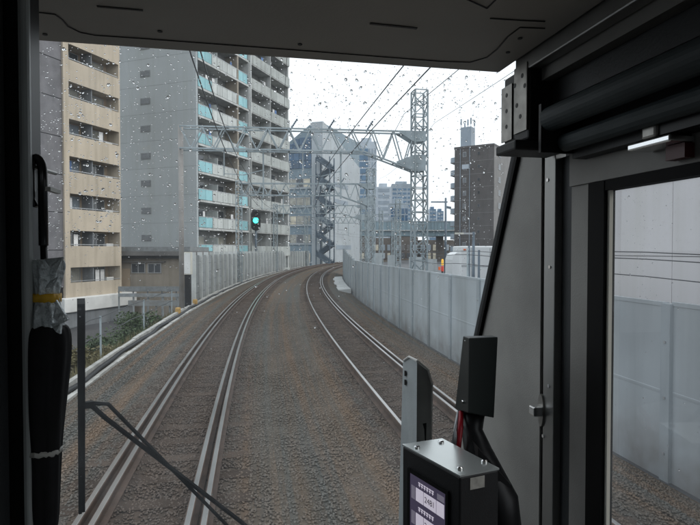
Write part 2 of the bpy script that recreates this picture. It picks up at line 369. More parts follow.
def ballast_bed():
    offs = [-2.52, -2.2, -1.9, -1.5, -1.15, -.8, -.4, 0, .4, .8, 1.15, 1.5, 1.82, 2.1, 2.5, 2.85, 3.25, 3.64, 4.0, 4.4, 4.8, 5.2, 5.6, 6.02]
    def z(o):
        e = min(abs(o), abs(o - TS))
        base = -.168 if e < 1.2 else -.178 - .05 * min(1, (e - 1.2))
        if o < -1.7: base -= .22 * (-1.7 - o) / .8
        if o > 5.1: base -= .2 * (o - 5.1) / .9
        return base
    ss = list(np.arange(-40, 40, .5)) + list(np.arange(40, 190, 2.0)); vs = []; fs = []; at_ = []
    rnd = random.Random(3)
    for s in ss:
        for o in offs:
            vs.append(tuple(tk(s, o, z(o) + rnd.uniform(-.007, .007)))); at_ += [s, o, 0]
    m = len(offs)
    for i in range(len(ss) - 1):
        for k in range(m - 1): fs.append((i * m + k, i * m + k + 1, (i + 1) * m + k + 1, (i + 1) * m + k))
    me = bpy.data.meshes.new('track_bed'); me.from_pydata(vs, [], fs); me.update()
    a = me.attributes.new('track', 'FLOAT_VECTOR', 'POINT'); a.data.foreach_set('vector', at_)
    me.materials.append(M['ballast'])
    for p in me.polygons: p.use_smooth = True
    tag(link('track_bed', me), kind='structure')
    # loose stones on top
    rng = np.random.default_rng(5); N = 125000
    s = 2.8 + 25 * rng.random(N) ** 1.4; o = rng.uniform(-2.45, 5.95, N)
    e = np.minimum(np.abs(np.abs(o) - .533), np.abs(np.abs(o - TS) - .533)); keep = e > .075; s, o = s[keep], o[keep]; N = len(s)
    zz = np.array([z(k) for k in o]); r = rng.uniform(.010, .022, N)
    base = np.array([[1, 0, 0], [-1, 0, 0], [0, 1, 0], [0, -1, 0], [0, 0, .8], [0, 0, -.8], [.6, .6, .5], [-.6, -.6, .45]])
    tri = np.array([[0, 2, 6], [2, 4, 6], [4, 0, 6], [2, 1, 4], [1, 3, 7], [3, 4, 7], [4, 1, 7], [3, 0, 4], [2, 0, 5], [1, 2, 5], [3, 1, 5], [0, 3, 5]])
    P = np.empty((N, 8, 3)); ang = rng.uniform(0, 6.28, N); jit = rng.uniform(.65, 1.3, (N, 8, 1))
    L = base[None] * jit * r[:, None, None]; tilt = rng.uniform(-.6, .6, N)
    ca, sa = np.cos(ang)[:, None], np.sin(ang)[:, None]; ct, st_ = np.cos(tilt)[:, None], np.sin(tilt)[:, None]
    x = L[:, :, 0] * ct + L[:, :, 2] * st_; z2 = -L[:, :, 0] * st_ + L[:, :, 2] * ct; y = L[:, :, 1]
    th = s / RAD; rr = RAD - o
    P[:, :, 0] = (XL + RAD - rr * np.cos(th))[:, None] + x * ca - y * sa
    P[:, :, 1] = (rr * np.sin(th))[:, None] + x * sa + y * ca
    P[:, :, 2] = (zz + r * .38)[:, None] + z2
    F = (tri[None] + (np.arange(N) * 8)[:, None, None]).reshape(-1, 3)
    me = bpy.data.meshes.new('ballast_stones'); me.vertices.add(N * 8); me.vertices.foreach_set('co', P.ravel())
    me.loops.add(len(F) * 3); me.loops.foreach_set('vertex_index', F.ravel().astype(np.int32))
    me.polygons.add(len(F)); me.polygons.foreach_set('loop_start', (np.arange(len(F)) * 3).astype(np.int32))
    me.update(calc_edges=True); me.validate()
    a = me.attributes.new('track', 'FLOAT_VECTOR', 'POINT')
    A = np.zeros((N, 8, 3)); A[:, :, 0] = s[:, None]; A[:, :, 1] = o[:, None]; a.data.foreach_set('vector', A.ravel())
    me.materials.append(M['ballast_stone'])
    tag(link('ballast_stones', me), 'loose grey and rust-brown ballast stones between and beside the rails', 'ballast', kind='stuff')
ballast_bed()

def make_track(off, label, guards):
    t = thing('railway_track', label, 'railway track', tk(0, off, -.2), group='railway tracks')
    def rail(c, name):
        h = -.153
        pr = [(c - .0625, h), (c + .0625, h), (c + .0625, h + .015), (c + .009, h + .035), (c + .009, -.04), (c + .033, -.032), (c + .033, -.006), (c + .026, 0), (c - .026, 0), (c - .033, -.006), (c - .033, -.032), (c - .009, -.04), (c - .009, h + .035), (c - .0625, h + .015)]
        o = sweep([(off + a, z) for a, z in pr], -30, 165, 1.5, True).build(name, 'rail_rust', t, world=True)
        sweep([(off + c + a, z) for a, z in ((-.024, .0005), (.024, .0005), (.022, .0016), (-.022, .0016))], -30, 165, 1.5, True).build('running_surface', 'rail_head', o, world=True)
    for sgn in (-1, 1): rail(sgn * .5665, 'rail')
    for sgn in guards: rail(sgn * .42, 'guard_rail')
    me = MB().box(-1.0, 1.0, -.11, .11, -.1, .0).mesh('sleeper', 'sleeper')
    clip = MB().box(-.12, .12, -.07, .07, 0, .03).mesh('rail_clip', 'rail_rust')
    n = 0; far = MB()
    s = 1.5
    while s < 110:
        p = tk(s, off, -.158)
        if s < 45:
            o = link('sleeper', me, t, wm(t).inverted() @ p, (0, 0, -s / RAD))
        else:
            a, d = tnrm(s), tdir(s); far.bar(p - a - Vector((0, 0, .05)), p + a - Vector((0, 0, .05)), .22, .1)
        s += .62
    o = far.build('distant_sleepers', 'sleeper', t, world=True); o['kind'] = 'stuff'
    return t
make_track(0, 'left railway track, with guard rails beside both running rails', (-1, 1))
make_track(TS, 'right railway track, with a guard rail along its right rail only', (1,))

# kerb with black cable on the left
kt = thing('cable_kerb', 'pale concrete kerb with a black cable along the left edge of the ballast', 'kerb', tk(8, -2.62, -.4))
s = 1.0
rk = random.Random(11)
while s < 96:
    L = 1.5; b = MB(); dz = rk.uniform(-.02, .02)
    pr = [(-2.77 + rk.uniform(-.02, .02), -.45), (-2.49, -.45), (-2.49 + rk.uniform(-.02, .02), -.29 + dz), (-2.77, -.29 + dz)]
    pr = [(-2.84, -.5), (-2.46, -.5), (-2.46 + rk.uniform(-.015, .015), -.37 + dz), (-2.55, -.36 + dz), (-2.57, -.40 + dz), (-2.70, -.40 + dz), (-2.72, -.25 + dz), (-2.84 + rk.uniform(-.02, .02), -.25 + dz)]
    sweep(pr, s, s + L - .02, L, True).build('kerb_block', 'kerb', kt, world=True)
    s += L
pts = [tk(q, -2.63 + .035 * math.sin(q * 1.1) + .02 * math.sin(q * 2.7), -.335 + .012 * math.sin(q * 1.9)) for q in np.arange(1, 96, .6)]
MB().tube(pts, .055, 6).build('cable', 'cable_black', kt, world=True, smooth=True)

# ------------------------------------------------------------------ left fence
ft = thing('panel_fence', 'pale concrete post-and-panel fence along the left of the curving track', 'fence', tk(27, -2.95, -.42))
s0 = 29.5
for i in range(35):
    s = s0 + 2.0 * i
    b = MB(); c = tk(s, -2.95, 0); n, d = tnrm(s), tdir(s)
    b.bar(c + Vector((0, 0, -.5)), c + Vector((0, 0, 2.34)), .26, .16, up=d); b.build('post', 'fence_post', ft, world=True)
    if i == 34: break
    b = MB()
    for k in range(5):
        z0 = -.42 + k * .52
        b.bar(tk(s + .07, -3.0, z0 + .255), tk(s + 1.93, -3.0, z0 + .255), .06, .50)
    b.build('panel', 'fence_panel', ft, world=True)

# ------------------------------------------------------------------ right noise barrier
bt = thing('noise_barrier', 'pale blue-grey noise barrier of ribbed panels along the right of the track', 'barrier', tk(10, 6.15, -.45))
OB = 6.15
for i in range(36):
    s = -8 + 2.0 * i; top = 1.8 + .8 * max(0, min(1, (s - 34) / 14))
    d = tdir(s); c = tk(s, OB, 0)
    b = MB(); b.bar(c + Vector((0, 0, -.6)), c + Vector((0, 0, top - .02)), .13, .15, up=d); b.build('post', 'barrier_post', bt, world=True)
    prof = [(OB - .03, -.5)]
    for q in (.0, .5):
        z0 = -.5 + (top + .5) * q; hh = (top + .5) * .5
        prof += [(OB - .026, z0 + .01), (OB - .026, z0 + .03), (OB - .022, z0 + .035), (OB - .022, z0 + hh - .02)]
    prof += [(OB - .03, top - .05), (OB - .03, top), (OB + .04, top), (OB + .04, -.5)]
    rb_ = random.Random(i); e0, e1_ = rb_.uniform(-.012, .012), rb_.uniform(-.01, .01)
    sweep([(o_ + e0, z_ + e1_) for o_, z_ in prof], s + .055, s + 1.945, 1.89, True).build('panel', 'barrier', bt, world=True)
    bb_ = MB()
    for zz_ in (-.1, .6, 1.3): q_ = tk(s, OB - .066, zz_); bb_.bar(q_ - tnrm(s) * .012, q_ + tnrm(s) * .01, .03)
    bb_.build('bolt', 'frame_alu', bt, world=True)

# slab near the far part of the barrier
b = MB()
sl = thing('concrete_slab', 'pale concrete slab cover on the ballast at the foot of the far barrier', 'slab', tk(40, 5.5, -.3))
for k, s in enumerate(np.arange(36, 54, 3.0)):
    sweep([(5.15 + .1 * (k % 2), -.4), (6.0, -.4), (6.0, -.12), (5.15 + .1 * (k % 2), -.16)], s, s + 2.9, 1.5, True).build('slab_unit', 'concrete', sl, world=True)

# ------------------------------------------------------------------ catenary gantries
def lattice(b, p, z0, z1, wd, m=.07, nd=None):
    x, y = p.x, p.y; h = wd / 2; n = nd or max(2, int((z1 - z0) / (wd * .9)))
    cs = [(-h, -h), (h, -h), (h, h), (-h, h)]
    for a, c in cs: b.bar((x + a, y + c, z0), (x + a, y + c, z1), m)
    for i in range(n):
        za, zb = z0 + (z1 - z0) * i / n, z0 + (z1 - z0) * (i + 1) / n
        for k in range(4):
            a, c = cs[k], cs[(k + 1) % 4]
            if i % 2: a, c = c, a
            b.bar((x + a[0], y + a[1], za), (x + c[0], y + c[1], zb), m * .62)
            b.bar((x + cs[k][0], y + cs[k][1], zb), (x + cs[(k + 1) % 4][0], y + cs[(k + 1) % 4][1], zb), m * .62)
def gantry(s, label, lo=-2.85, ro=8.35, zt=8.1, zb=7.1, ztow=10.1, tube_left=True):
    L, Rr = tk(s, lo), tk(s, ro); n, d = tnrm(s), tdir(s)
    g = thing('catenary_gantry', label, 'gantry', (L.x, L.y, -.6), group='catenary gantries over the tracks')
    b = MB()
    if tube_left: b.tube([(L.x, L.y, -.6), (L.x, L.y, zt + .1)], .115, 12)
    else: lattice(b, L, -.6, zt + .2, .5)
    b.build('mast', 'steel_brown' if tube_left else 'steel_paint', g, world=True, smooth=tube_left)
    b = MB(); lattice(b, Rr, GR - .2, ztow, .62, .07); b.build('lattice_mast', 'steel_paint', g, world=True)
    b = MB(); span = (Rr - L).length - .31; N = 11; h = .28
    def pt(t, z, sd): return L + n * t + d * (sd * h) + Vector((0, 0, z))
    hs = span - 2.4
    def zbm(t): return zb if t <= hs else zb - .85 * (t - hs) / (span - hs)
    for sd in (-1, 1):
        b.bar(pt(0, zt, sd), pt(span, zt, sd), .07); b.bar(pt(0, zb, sd), pt(hs, zb, sd), .07); b.bar(pt(hs, zb, sd), pt(span, zbm(span), sd), .07)
        for i in range(N):
            t0, t1 = span * i / N, span * (i + 1) / N; tm = (t0 + t1) / 2
            b.bar(pt(t0, zt, sd), pt(tm, zbm(tm), sd), .05); b.bar(pt(tm, zbm(tm), sd), pt(t1, zt, sd), .05)
    for i in range(N + 1):
        t = span * i / N; b.bar(pt(t, zt, -1), pt(t, zt, 1), .05); b.bar(pt(t, zbm(t), -1), pt(t, zbm(t), 1), .05)
    b.build('truss_beam', 'steel_paint', g, world=True)
    b = MB()                                        # gusset plates where the beam meets the mast
    for sd in (-1, 1):
        o = d * (sd * (h + .05)); Z = Vector((0, 0, 1))
        b.prism([L + n * (span - .9) + Z * (zt + .03) + o, L + n * (span + .55) + Z * (zt + .03) + o, L + n * (span + .55) + Z * (zt - .45) + o, L + n * span + Z * (zt - .5) + o], d * .02)
        b.prism([L + n * (span - .9) + Z * (zb - .45) + o, L + n * span + Z * (zb - .1) + o, L + n * (span + .55) + Z * (zb - .1) + o, L + n * (span + .55) + Z * (zb - .85) + o, L + n * span + Z * (zb - .9) + o], d * .02)
    b.build('gusset_plate', 'steel_paint', g, world=True)
    for oc in (0, TS):                              # registration arms
        t = oc - lo; b = MB(); P = lambda dt, z: L + n * (t + dt) + Vector((0, 0, z))
        b.bar(P(.9, zb), P(.9, 4.9), .07); b.bar(P(-.9, zb), P(-.9, 5.9), .05); b.bar(P(.9, 5.15), P(.05, 5.2), .035); b.bar(P(.9, 5.0), P(.25, 5.12), .03)
        b.bar(P(.9, 6.2), P(0, 5.95), .04); b.bar(P(-.9, 6.0), P(0, 5.95), .03)
        b.build('registration_arm', 'steel_paint', g, world=True)
    for t in (span * .46, span * .62, span * .79):  # inclined post insulators on the beam
        b = MB(); p, q = L + n * t + Vector((0, 0, zt)), L + n * (t + .33) + Vector((0, 0, zt + .52))
        pts = [p.lerp(q, k / 12) for k in range(13)]; b.tube(pts, [.05 if k % 2 else .03 for k in range(13)], 8)
        b.build('insulator', 'stair_steel', g, world=True)
    return g
gantry(26.0, 'nearest catenary gantry, its lattice mast tallest behind the right barrier')
gantry(47.0, 'second catenary gantry spanning the tracks beyond the nearest one', tube_left=False, ztow=9.4)
gantry(70.0, 'third catenary gantry, seen under the beam of the second', tube_left=False, ztow=9.0)
gantry(95.0, 'farthest catenary gantry near the end of the curve', tube_left=False, ztow=9.0)
for px, d in ((398, 62), (381, 80), (393, 95)):
    p = at(px, 250, d); b = MB()
    g = thing('lattice_pole', {398: 'slim lattice pole just right of the gantry masts beyond the barrier', 381: 'slim lattice pole behind the barrier left of the blue glass office', 393: 'farther slim lattice pole in front of the blue glass office'}[px], 'pole', (p.x, p.y, GR))
    lattice(b, p, GR - .1, 8.2, .5, .07); b.build('lattice_mast', 'steel_paint', g, world=True)
    b = MB(); b.bar(p + RT * -1.3 + Vector((0, 0, 5.2)), p + RT * 1.3 + Vector((0, 0, 5.2)), .1); b.build('cross_arm', 'steel_paint', g, world=True)

def wire(name, label, f, s0, s1, r, step=2.0, group=None):
    b = MB(); b.tube([f(q) for q in np.arange(s0, s1 + .01, step)], r, 5)
    o = b.build(name, 'wire', smooth=True); tag(o, label, 'wire', group); return o
sup = [-14, 26, 47, 70, 95, 120]
def sag(s, a):
    for i in range(len(sup) - 1):
        if sup[i] <= s <= sup[i + 1]:
            t = (s - sup[i]) / (sup[i + 1] - sup[i]); return -a * 4 * t * (1 - t)
    return 0
for off, sh, nm in ((0, .2, 'left'), (TS, -.08, 'right')):
    wire('contact_wire', 'contact wire hanging over the %s track' % nm, lambda q: tk(q, off + sh, 5.1), -14, 120, .011)
    wire('messenger_wire', 'upper catenary wire above the contact wire of the %s track' % nm, lambda q: tk(q, off + sh, 5.95 + sag(q, .35)), -14, 120, .012)
    for k, q in enumerate(np.arange(-9, 119, 8.0)):
        pass
wire('feeder_wire', 'thick feeder wire sagging toward the top of the nearest lattice mast', lambda q: tk(q, 7.6, 9.0 + sag(q, .8)), -14, 120, .014)
wire('feeder_wire', 'thin feeder wire high above the right barrier', lambda q: tk(q, 9.1, 8.6 + sag(q, .6)), -14, 120, .010)
wire('feeder_wire', 'earth wire running along the top of the gantry beams', lambda q: tk(q, 1.9, 8.75 + sag(q, .5)), -14, 120, .009)
for z, w_ in ((2.40, 'upper'), (2.30, 'middle'), (2.05, 'lower')):
    wire('barrier_cable', '%s of three thin cables strung above the right barrier' % w_, lambda q: tk(q, 6.6, z + .03 * math.sin(q)), -14, 20, .008, 1.0)
for q in (-10, 2, 14):
    b = MB(); c = tk(q, 6.6); b.tube([(c.x, c.y, -.6), (c.x, c.y, 2.5)], .03, 8)
    o = b.build('cable_post', 'steel_paint', smooth=True); tag(o, {-10: 'slim grey cable post behind the barrier, beside the cab', 2: 'slim grey cable post behind the barrier, level with the side door', 14: 'slim grey cable post behind the barrier, seen through the windscreen'}[q], 'post', 'cable posts behind the barrier')

# ------------------------------------------------------------------ signal, cabinet, markers
c = at(256, 271, 60); c.z = 0
sg = thing('railway_signal', 'railway signal on a post showing a green light beside the left fence', 'signal', (c.x, c.y, -.5))
face = (EYE - Vector((c.x, c.y, 5.5))); face.z = 0; face.normalize(); side = Vector((-face.y, face.x, 0))
MB().tube([(c.x, c.y, -.5), (c.x, c.y, 6.9)], .11, 10).build('post', 'stair_steel', sg, world=True, smooth=True)
hz = 5.7; hc = Vector((c.x, c.y, hz)) + face * .2
pts = []
for k in range(24):
    t = 2 * math.pi * k / 24; pts.append(hc + side * (.52 * math.cos(t)) + Vector((0, 0, .52 * math.sin(t) + (.62 if math.sin(t) > 0 else -.62))))
bp_ = MB().prism(pts, face * .05).build('backplate', 'signal_black', sg, world=True)
for k, dz in enumerate((.62, 0, -.62)):
    q = hc + face * .06 + Vector((0, 0, dz))
    ring = [q + side * (.29 * math.cos(2 * math.pi * j / 16)) + Vector((0, 0, .29 * math.sin(2 * math.pi * j / 16))) for j in range(16)]
    o = MB().prism(ring, face * .03).build('lens', 'signal_green' if k == 1 else 'signal_black', sg, world=True)
    if k == 1: o['label'] = 'lit green lens'
    hd = MB(); vs = []; 
    for j in range(9):
        t = math.pi * j / 8; e = side * (.315 * math.cos(t)) + Vector((0, 0, .315 * math.sin(t))); vs += [q + e, q + e + face * .3]
    hd.add(vs, [(2 * j, 2 * j + 1, 2 * j + 3, 2 * j + 2) for j in range(8)]); ho = hd.build('hood', 'signal_black', sg, world=True)
    sm_ = ho.modifiers.new('solid', 'SOLIDIFY'); sm_.thickness = .015
b = MB()
for sd in (-1, 1): b.bar(Vector((c.x, c.y, -.4)) - face * .3 + side * (.2 * sd), Vector((c.x, c.y, 5.2)) - face * .3 + side * (.2 * sd), .04)
for z in np.arange(.1, 5.2, .35): b.bar(Vector((c.x, c.y, z)) - face * .3 - side * .2, Vector((c.x, c.y, z)) - face * .3 + side * .2, .03)
b.bar((c.x, c.y, 4.5), Vector((c.x, c.y, 4.5)) - face * .3, .05)
b.bar((c.x, c.y, 1.2), Vector((c.x, c.y, 1.2)) - face * .3, .05)
b.build('ladder', 'stair_steel', sg, world=True)
b = MB(); pl = Vector((c.x, c.y, 3.2)) + side * .0
b.bar(pl, pl + side * .7 + Vector((0, 0, .55)), .06); b.build('side_bracket', 'steel_paint', sg, world=True)

c = tk(27.6, -2.86, -.4)
cb = thing('relay_cabinet', 'white lineside cabinet on a dark stand next to the brown mast', 'cabinet', (c.x, c.y, -.4), -YAW)
bevel(MB().box(-.19, .19, -.16, .16, 1.65, 2.75).build('box', 'cabinet', cb), .02)
MB().box(-.17, .17, -.17, -.163, 1.7, 2.7).build('door_panel', 'plinth_white', cb)
MB().box(-.13, .13, -.12, .12, 0, 1.65).build('stand', 'signal_black', cb)
for sq, oq, nm in ((24.6, -2.75, 'yellow guard sleeve at the foot of the brown mast'), (28.6, -2.7, 'yellow guard sleeve right of the lineside cabinet')):
    c = tk(sq, oq, -.42); b = MB(); b.lathe([(.12, -.05), (.12, .3), (.10, .36)], 12, (0, 0, 0))
    o = b.build('guard_sleeve', 'yellow_paint'); o.location = (c.x, c.y, c.z); tag(o, nm, 'guard sleeve')
# wire railing down the embankment
rl = thing('wire_railing', 'thin wire railing on slim posts along the left embankment', 'railing', tk(14, -3.4, -.5))
for q in np.arange(6, 27, 5.0):
    c = tk(q, -3.3); MB().bar((c.x, c.y, -.7), (c.x, c.y, .62), .045).build('post', 'steel_paint', rl, world=True)
for z in (.6, .1):
    MB().tube([tk(q, -3.3, z + .02 * math.sin(q * 3)) for q in np.arange(5.5, 27, .8)], .014, 5).build('strand', 'wire', rl, world=True)

# ------------------------------------------------------------------ buildings
ALPHA = R_(31.4); ROT = R_(90) - ALPHA
def origin(px, d, z): p = at(px, 250, d); return (p.x, p.y, z)

# --- grey apartment tower with turquoise balcony panels
G = thing('apartment_tower', 'tall grey apartment tower with turquoise and white balcony panels', 'building', origin(197, 58, GL), ROT)
zb0 = -GL            # rail level in local z
H = 3.0; top = 42.0
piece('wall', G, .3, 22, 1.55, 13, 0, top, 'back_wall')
for k in range(14):
    z0 = k * H + .0; piece('wall_panel', G, 0, .3, 0, 13, z0 + .02, z0 + H, 'grey_wall')
piece('wall_joint', G, .03, .29, .03, 12.9, .01, top - .02, 'grey_joint')
piece('roof', G, -.1, 22.1, -.1, 13.1, top, top + .5, 'slab_white')
vz = zb0 + 3.8
k = 0
while vz - 2 * H > 1.5: vz -= H
while vz < top - 1:
    o = piece('vent_window', G, -.05, .02, 5.95, 7.25, vz - .34, vz + .34, 'grey_joint')
    piece('opening', o, -.044, -.036, -.57, .57, -.27, .27, 'glass_dark')
    for j in range(4): piece('louvre', o, -.052, -.044, -.57, .57, -.21 + j * .13, -.17 + j * .13, 'grey_joint')
    vz += H
rg = random.Random(21)
zf = zb0 + 4.85 - 2 * H
while zf < top - 2:
    piece('balcony_slab', G, .3, 21.9, -.12, 1.55, zf - .22, zf, 'slab_white')
    zp0, zp1 = zf + .06, zf + 1.17
    for x in (.3, 1.55): piece('balcony_panel', G, x, x + 1.2, -.08, -.03, zp0, zp1, 'turquoise')
    for j in range(5): piece('balcony_panel', G, 2.85 + j * 1.02, 2.85 + j * 1.02 + .97, -.08, -.03, zp0, zp1, 'panel_white')
    for x in (8.35, 9.35): piece('balcony_panel', G, x, x + .95, -.08, -.03, zp0, zp1, 'turquoise')
    piece('handrail', G, .3, 10.4, -.1, -.02, zp1 + .002, zp1 + .07, 'frame_alu')
    piece('pier', G, 7.98, 8.3, -.1, 1.55, zf, zf + H - .22, 'low_wall')
    piece('partition', G, 4.0, 4.06, .05, 1.55, zf, zf + 2.0, 'panel_white')
    piece('pier', G, 10.55, 11.0, -.2, 1.55, zf, zf + H - .22, 'slab_white')
    piece('parapet', G, 11.0, 16.2, -.16, -.02, zf - .1, zf + 1.12, 'parapet_grey')
    piece('parapet', G, 16.4, 21.9, -.16, -.02, zf - .1, zf + 1.12, 'parapet_grey')
    piece('partition', G, 16.25, 16.35, -.1, 1.55, zf, zf + H - .22, 'slab_white')
    piece('end_pier', G, 21.6, 21.9, .0, 1.55, zf + 1.12, zf + H - .22, 'slab_white')
    for a, bb in ((.7, 3.4), (4.4, 7.4), (11.6, 14.2), (17, 20.4)):
        window(G, a, bb, zf + .1, zf + 2.2, 1.52, pane=rg.choice(['glass_dark', 'glass_dark', 'glass_curtain']))
    for x in np.arange(1.0, 20.5, .62):
        if rg.random() < .10 and not 7.4 < x < 11.2: piece('laundry', G, x, x + rg.choice([.35, .5]), .35, .38, zf + rg.choice([.75, 1.05]), zf + 1.85, rg.choice(['laundry_white', 'laundry_white', 'laundry_blue']))
    for x in (3.45, 14.6):
        piece('air_conditioner', G, x, x + .8, .95, 1.3, zf + .02, zf + .65, 'plinth_white')
    zf += H
MB().tube([(10.78, -.32, 1), (10.78, -.32, top)], .09, 8).build('downpipe', 'slab_white', G, smooth=True)

# --- beige apartment tower
B = thing('apartment_tower', 'beige apartment tower with long dark balcony openings at the far left', 'building', origin(70, 43, GL), ROT)
x0, x1 = 0.0, 5.35; F = 2.93; nF = 11
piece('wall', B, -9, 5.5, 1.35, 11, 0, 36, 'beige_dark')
piece('pilaster', B, -.5, 0, -.05, 1.35, 2.3, 36, 'beige_wall')
piece('end_wall', B, 5.35, 5.5, 0, 1.35, 2.3, 36, 'beige_wall')
zop = zb0 - .15
piece('balcony_front', B, x0, x1, 0, .18, 2.3, zop, 'beige_wall')
for k in range(nF):
    z0 = zop + k * F
    piece('balcony_front', B, x0, x1, 0, .18, z0 + 1.22, z0 + F, 'beige_wall')
    piece('floor_slab', B, x0, x1, .18, 1.35, z0 + 1.30, z0 + 1.52, 'beige_wall')
    piece('rail', B, x0, x1, .06, .12, z0 + .10, z0 + .15, 'frame_alu')
    window(B, .35, 2.2, z0 - .9, z0 + 1.15, 1.32, pane=rg.choice(['glass_curtain', 'glass_dark', 'glass_curtain', 'tower_grey']))
    window(B, 2.9, 4.9, z0 - .9, z0 + 1.15, 1.32, pane=rg.choice(['glass_dark', 'glass_dark', 'glass_curtain']))
    piece('partition', B, 2.5, 2.58, .2, 1.35, z0 - .9, z0 + 1.3, 'plinth_grey')
    for x in np.arange(.3, 4.9, .55):
        if rg.random() < .09: piece('laundry', B, x, x + .42, .5, .53, z0 - .25, z0 + .95, rg.choice(['laundry_white', 'laundry_white', 'laundry_blue']))
    piece('air_conditioner', B, 4.4, 5.2, .6, .95, z0 - .5, z0 + .25, 'plinth_white')
    piece('tile_panel', B, -9, -.52, .1, 1.35, z0 - .3, z0 + F - .36, 'tile_dark')
piece('tile_joint', B, -8.95, -.55, .16, 1.34, 2.3, 35.5, 'cab_black')
piece('roof', B, -9.1, 5.6, -.1, 11.1, 36, 36.5, 'slab_white')
bevel(piece('plinth', B, -1.2, 6.6, -.7, 1.3, 1.2, 2.3, 'plinth_white'), .05)
piece('plinth_base', B, -9, 6.3, -.5, 1.3, 0, 1.2, 'plinth_grey')

# --- low garage building between them
h0 = at(122, 250, 50)
Lw = thing('low_building', 'low brown garage building with a wide dark eave before the grey tower', 'building', (h0.x, h0.y, GL), -YAW - R_(4))
zz = zb0
piece('wall', Lw, -6, 6.2, 0, 5.5, 0, zz + 1.75, 'low_wall')
piece('roof', Lw, -6.4, 6.6, -.9, 5.8, zz + 1.95, zz + 2.35, 'low_roof')
piece('fascia', Lw, -6.3, 6.5, -.55, 5.7, zz + 1.7, zz + 1.95, 'signal_black')
piece('roof_deck', Lw, -6.0, 6.3, .2, 5.5, zz + 2.35, zz + 2.75, 'grey_joint')
for a, bb in ((.9, 2.2), (2.45, 3.7), (-2.5, -.4)): window(Lw, a, bb, zz + .35, zz + 1.25, -.02)
piece('awning', Lw, -1, 4.1, -.35, 0, zz + 1.33, zz + 1.43, 'low_roof')
piece('garage_door', Lw, -.3, .75, -.04, 0, zz - 1.4, zz + .75, 'beige_dark')
# street-side guard walls in front of it
for d, px0, px1, y0, y1, mt, nm in ((46, 118, 190, 286.5, 291.5, 'grey_joint', 'long pale guard rail nearest the low garage building'), (42, 118, 192, 293.5, 297, 'barrier_post', 'darker guard rail one row nearer than the pale one'), (38, 128, 196, 300.5, 306, 'fence_panel', 'grey guard rail nearest the embankment shrubs')):
    a, bq = at(px0, 250, d), at(px1, 250, d); zt_, zl_ = at(150, y0, d).z, at(150, y1, d).z
    gr = thing('guard_rail', nm, 'guard rail', (a.x, a.y, GL), group='guard rails along the lower street')
    MB().bar((a.x, a.y, (zt_ + zl_) / 2), (bq.x, bq.y, (zt_ + zl_) / 2), .08, zt_ - zl_).build('beam', mt, gr, world=True)
    for k in range(6):
        p = a.lerp(bq, k / 5); p = p + FW * .09; MB().bar((p.x, p.y, GL), (p.x, p.y, zt_ - .03), .1).build('post', mt, gr, world=True)

# --- office with glazed gable and outside stair
O = thing('office_building', 'pale blue-grey office with a glazed gable and dark outside stair', 'building', origin(322, 105, GL), ROT)
hw = 28.0 - .0 + 3.2; he = 24.2
piece('wall', O, .2, 22, 0, 24, 0, he, 'office_wall')
piece('side_face_lit', O, .6, 22.0, -.15, 0, 0, he - 3.4, 'office_pale_lit')  # same wall, with its lit side painted paler
# gable: ridge over y = 2.0, low eave at y = 9
gb = MB().prism([(.2, .0, he), (.2, 9.5, he), (.2, 9.5, he + 1.4), (.2, 2.2, he + 6.4), (.2, .0, he + 6.4)], (21.8, 0, 0)).build('gable_block', 'office_wall', O)
for r_ in range(4):
    for c_ in range(5):
        ya, yb = 2.3 + c_ * 1.3, 2.3 + c_ * 1.3 + 1.22; za = he + .0 - 2.2 + r_ * 1.5 
        lim = he + 6.4 - (yb - 2.2) * (5.0 / 7.3) - .2
        if za < lim: piece('glass_pane', O, .1, .2, ya, yb, za, min(za + 1.42, lim), 'glass_blue')
sp = MB().prism([(.4, -.16, he - 3.4), (22, -.16, he - 3.4), (22, -.16, he + .6), (.4, -.16, he + 6.6)], (0, .15, 0)).build('side_upper_lit', 'office_pale_lit', O)
piece('corner_pier', O, -.15, .6, -.2, 2.1, 0, he + 6.5, 'office_pale_lit')
ro = random.Random(4)
for k in range(7):
    zc = zb0 + .2 + k * 3.62
    if zc > he - 2.5: break
    for j in range(8):
        window(O, 2.5 + j * 1.5, 3.95 + j * 1.5, zc, zc + 1.7, .17, axis='y', pane=ro.choice(['glass_curtain', 'glass_warm', 'glass_curtain', 'glass_dark']), mull=0)
    piece('sill_band', O, .02, .2, 2.2, 15, zc - .3, zc - .05, 'office_pale_lit')
for k, (a, bb, z) in enumerate(((7, 16, 2.6), (7, 16, 6.2), (6, 14, 15.6), (6, 14, 19.0))):
    piece('louvre_slot', O, a, bb, -.2, -.14, z, z + .9, 'tower_grey')
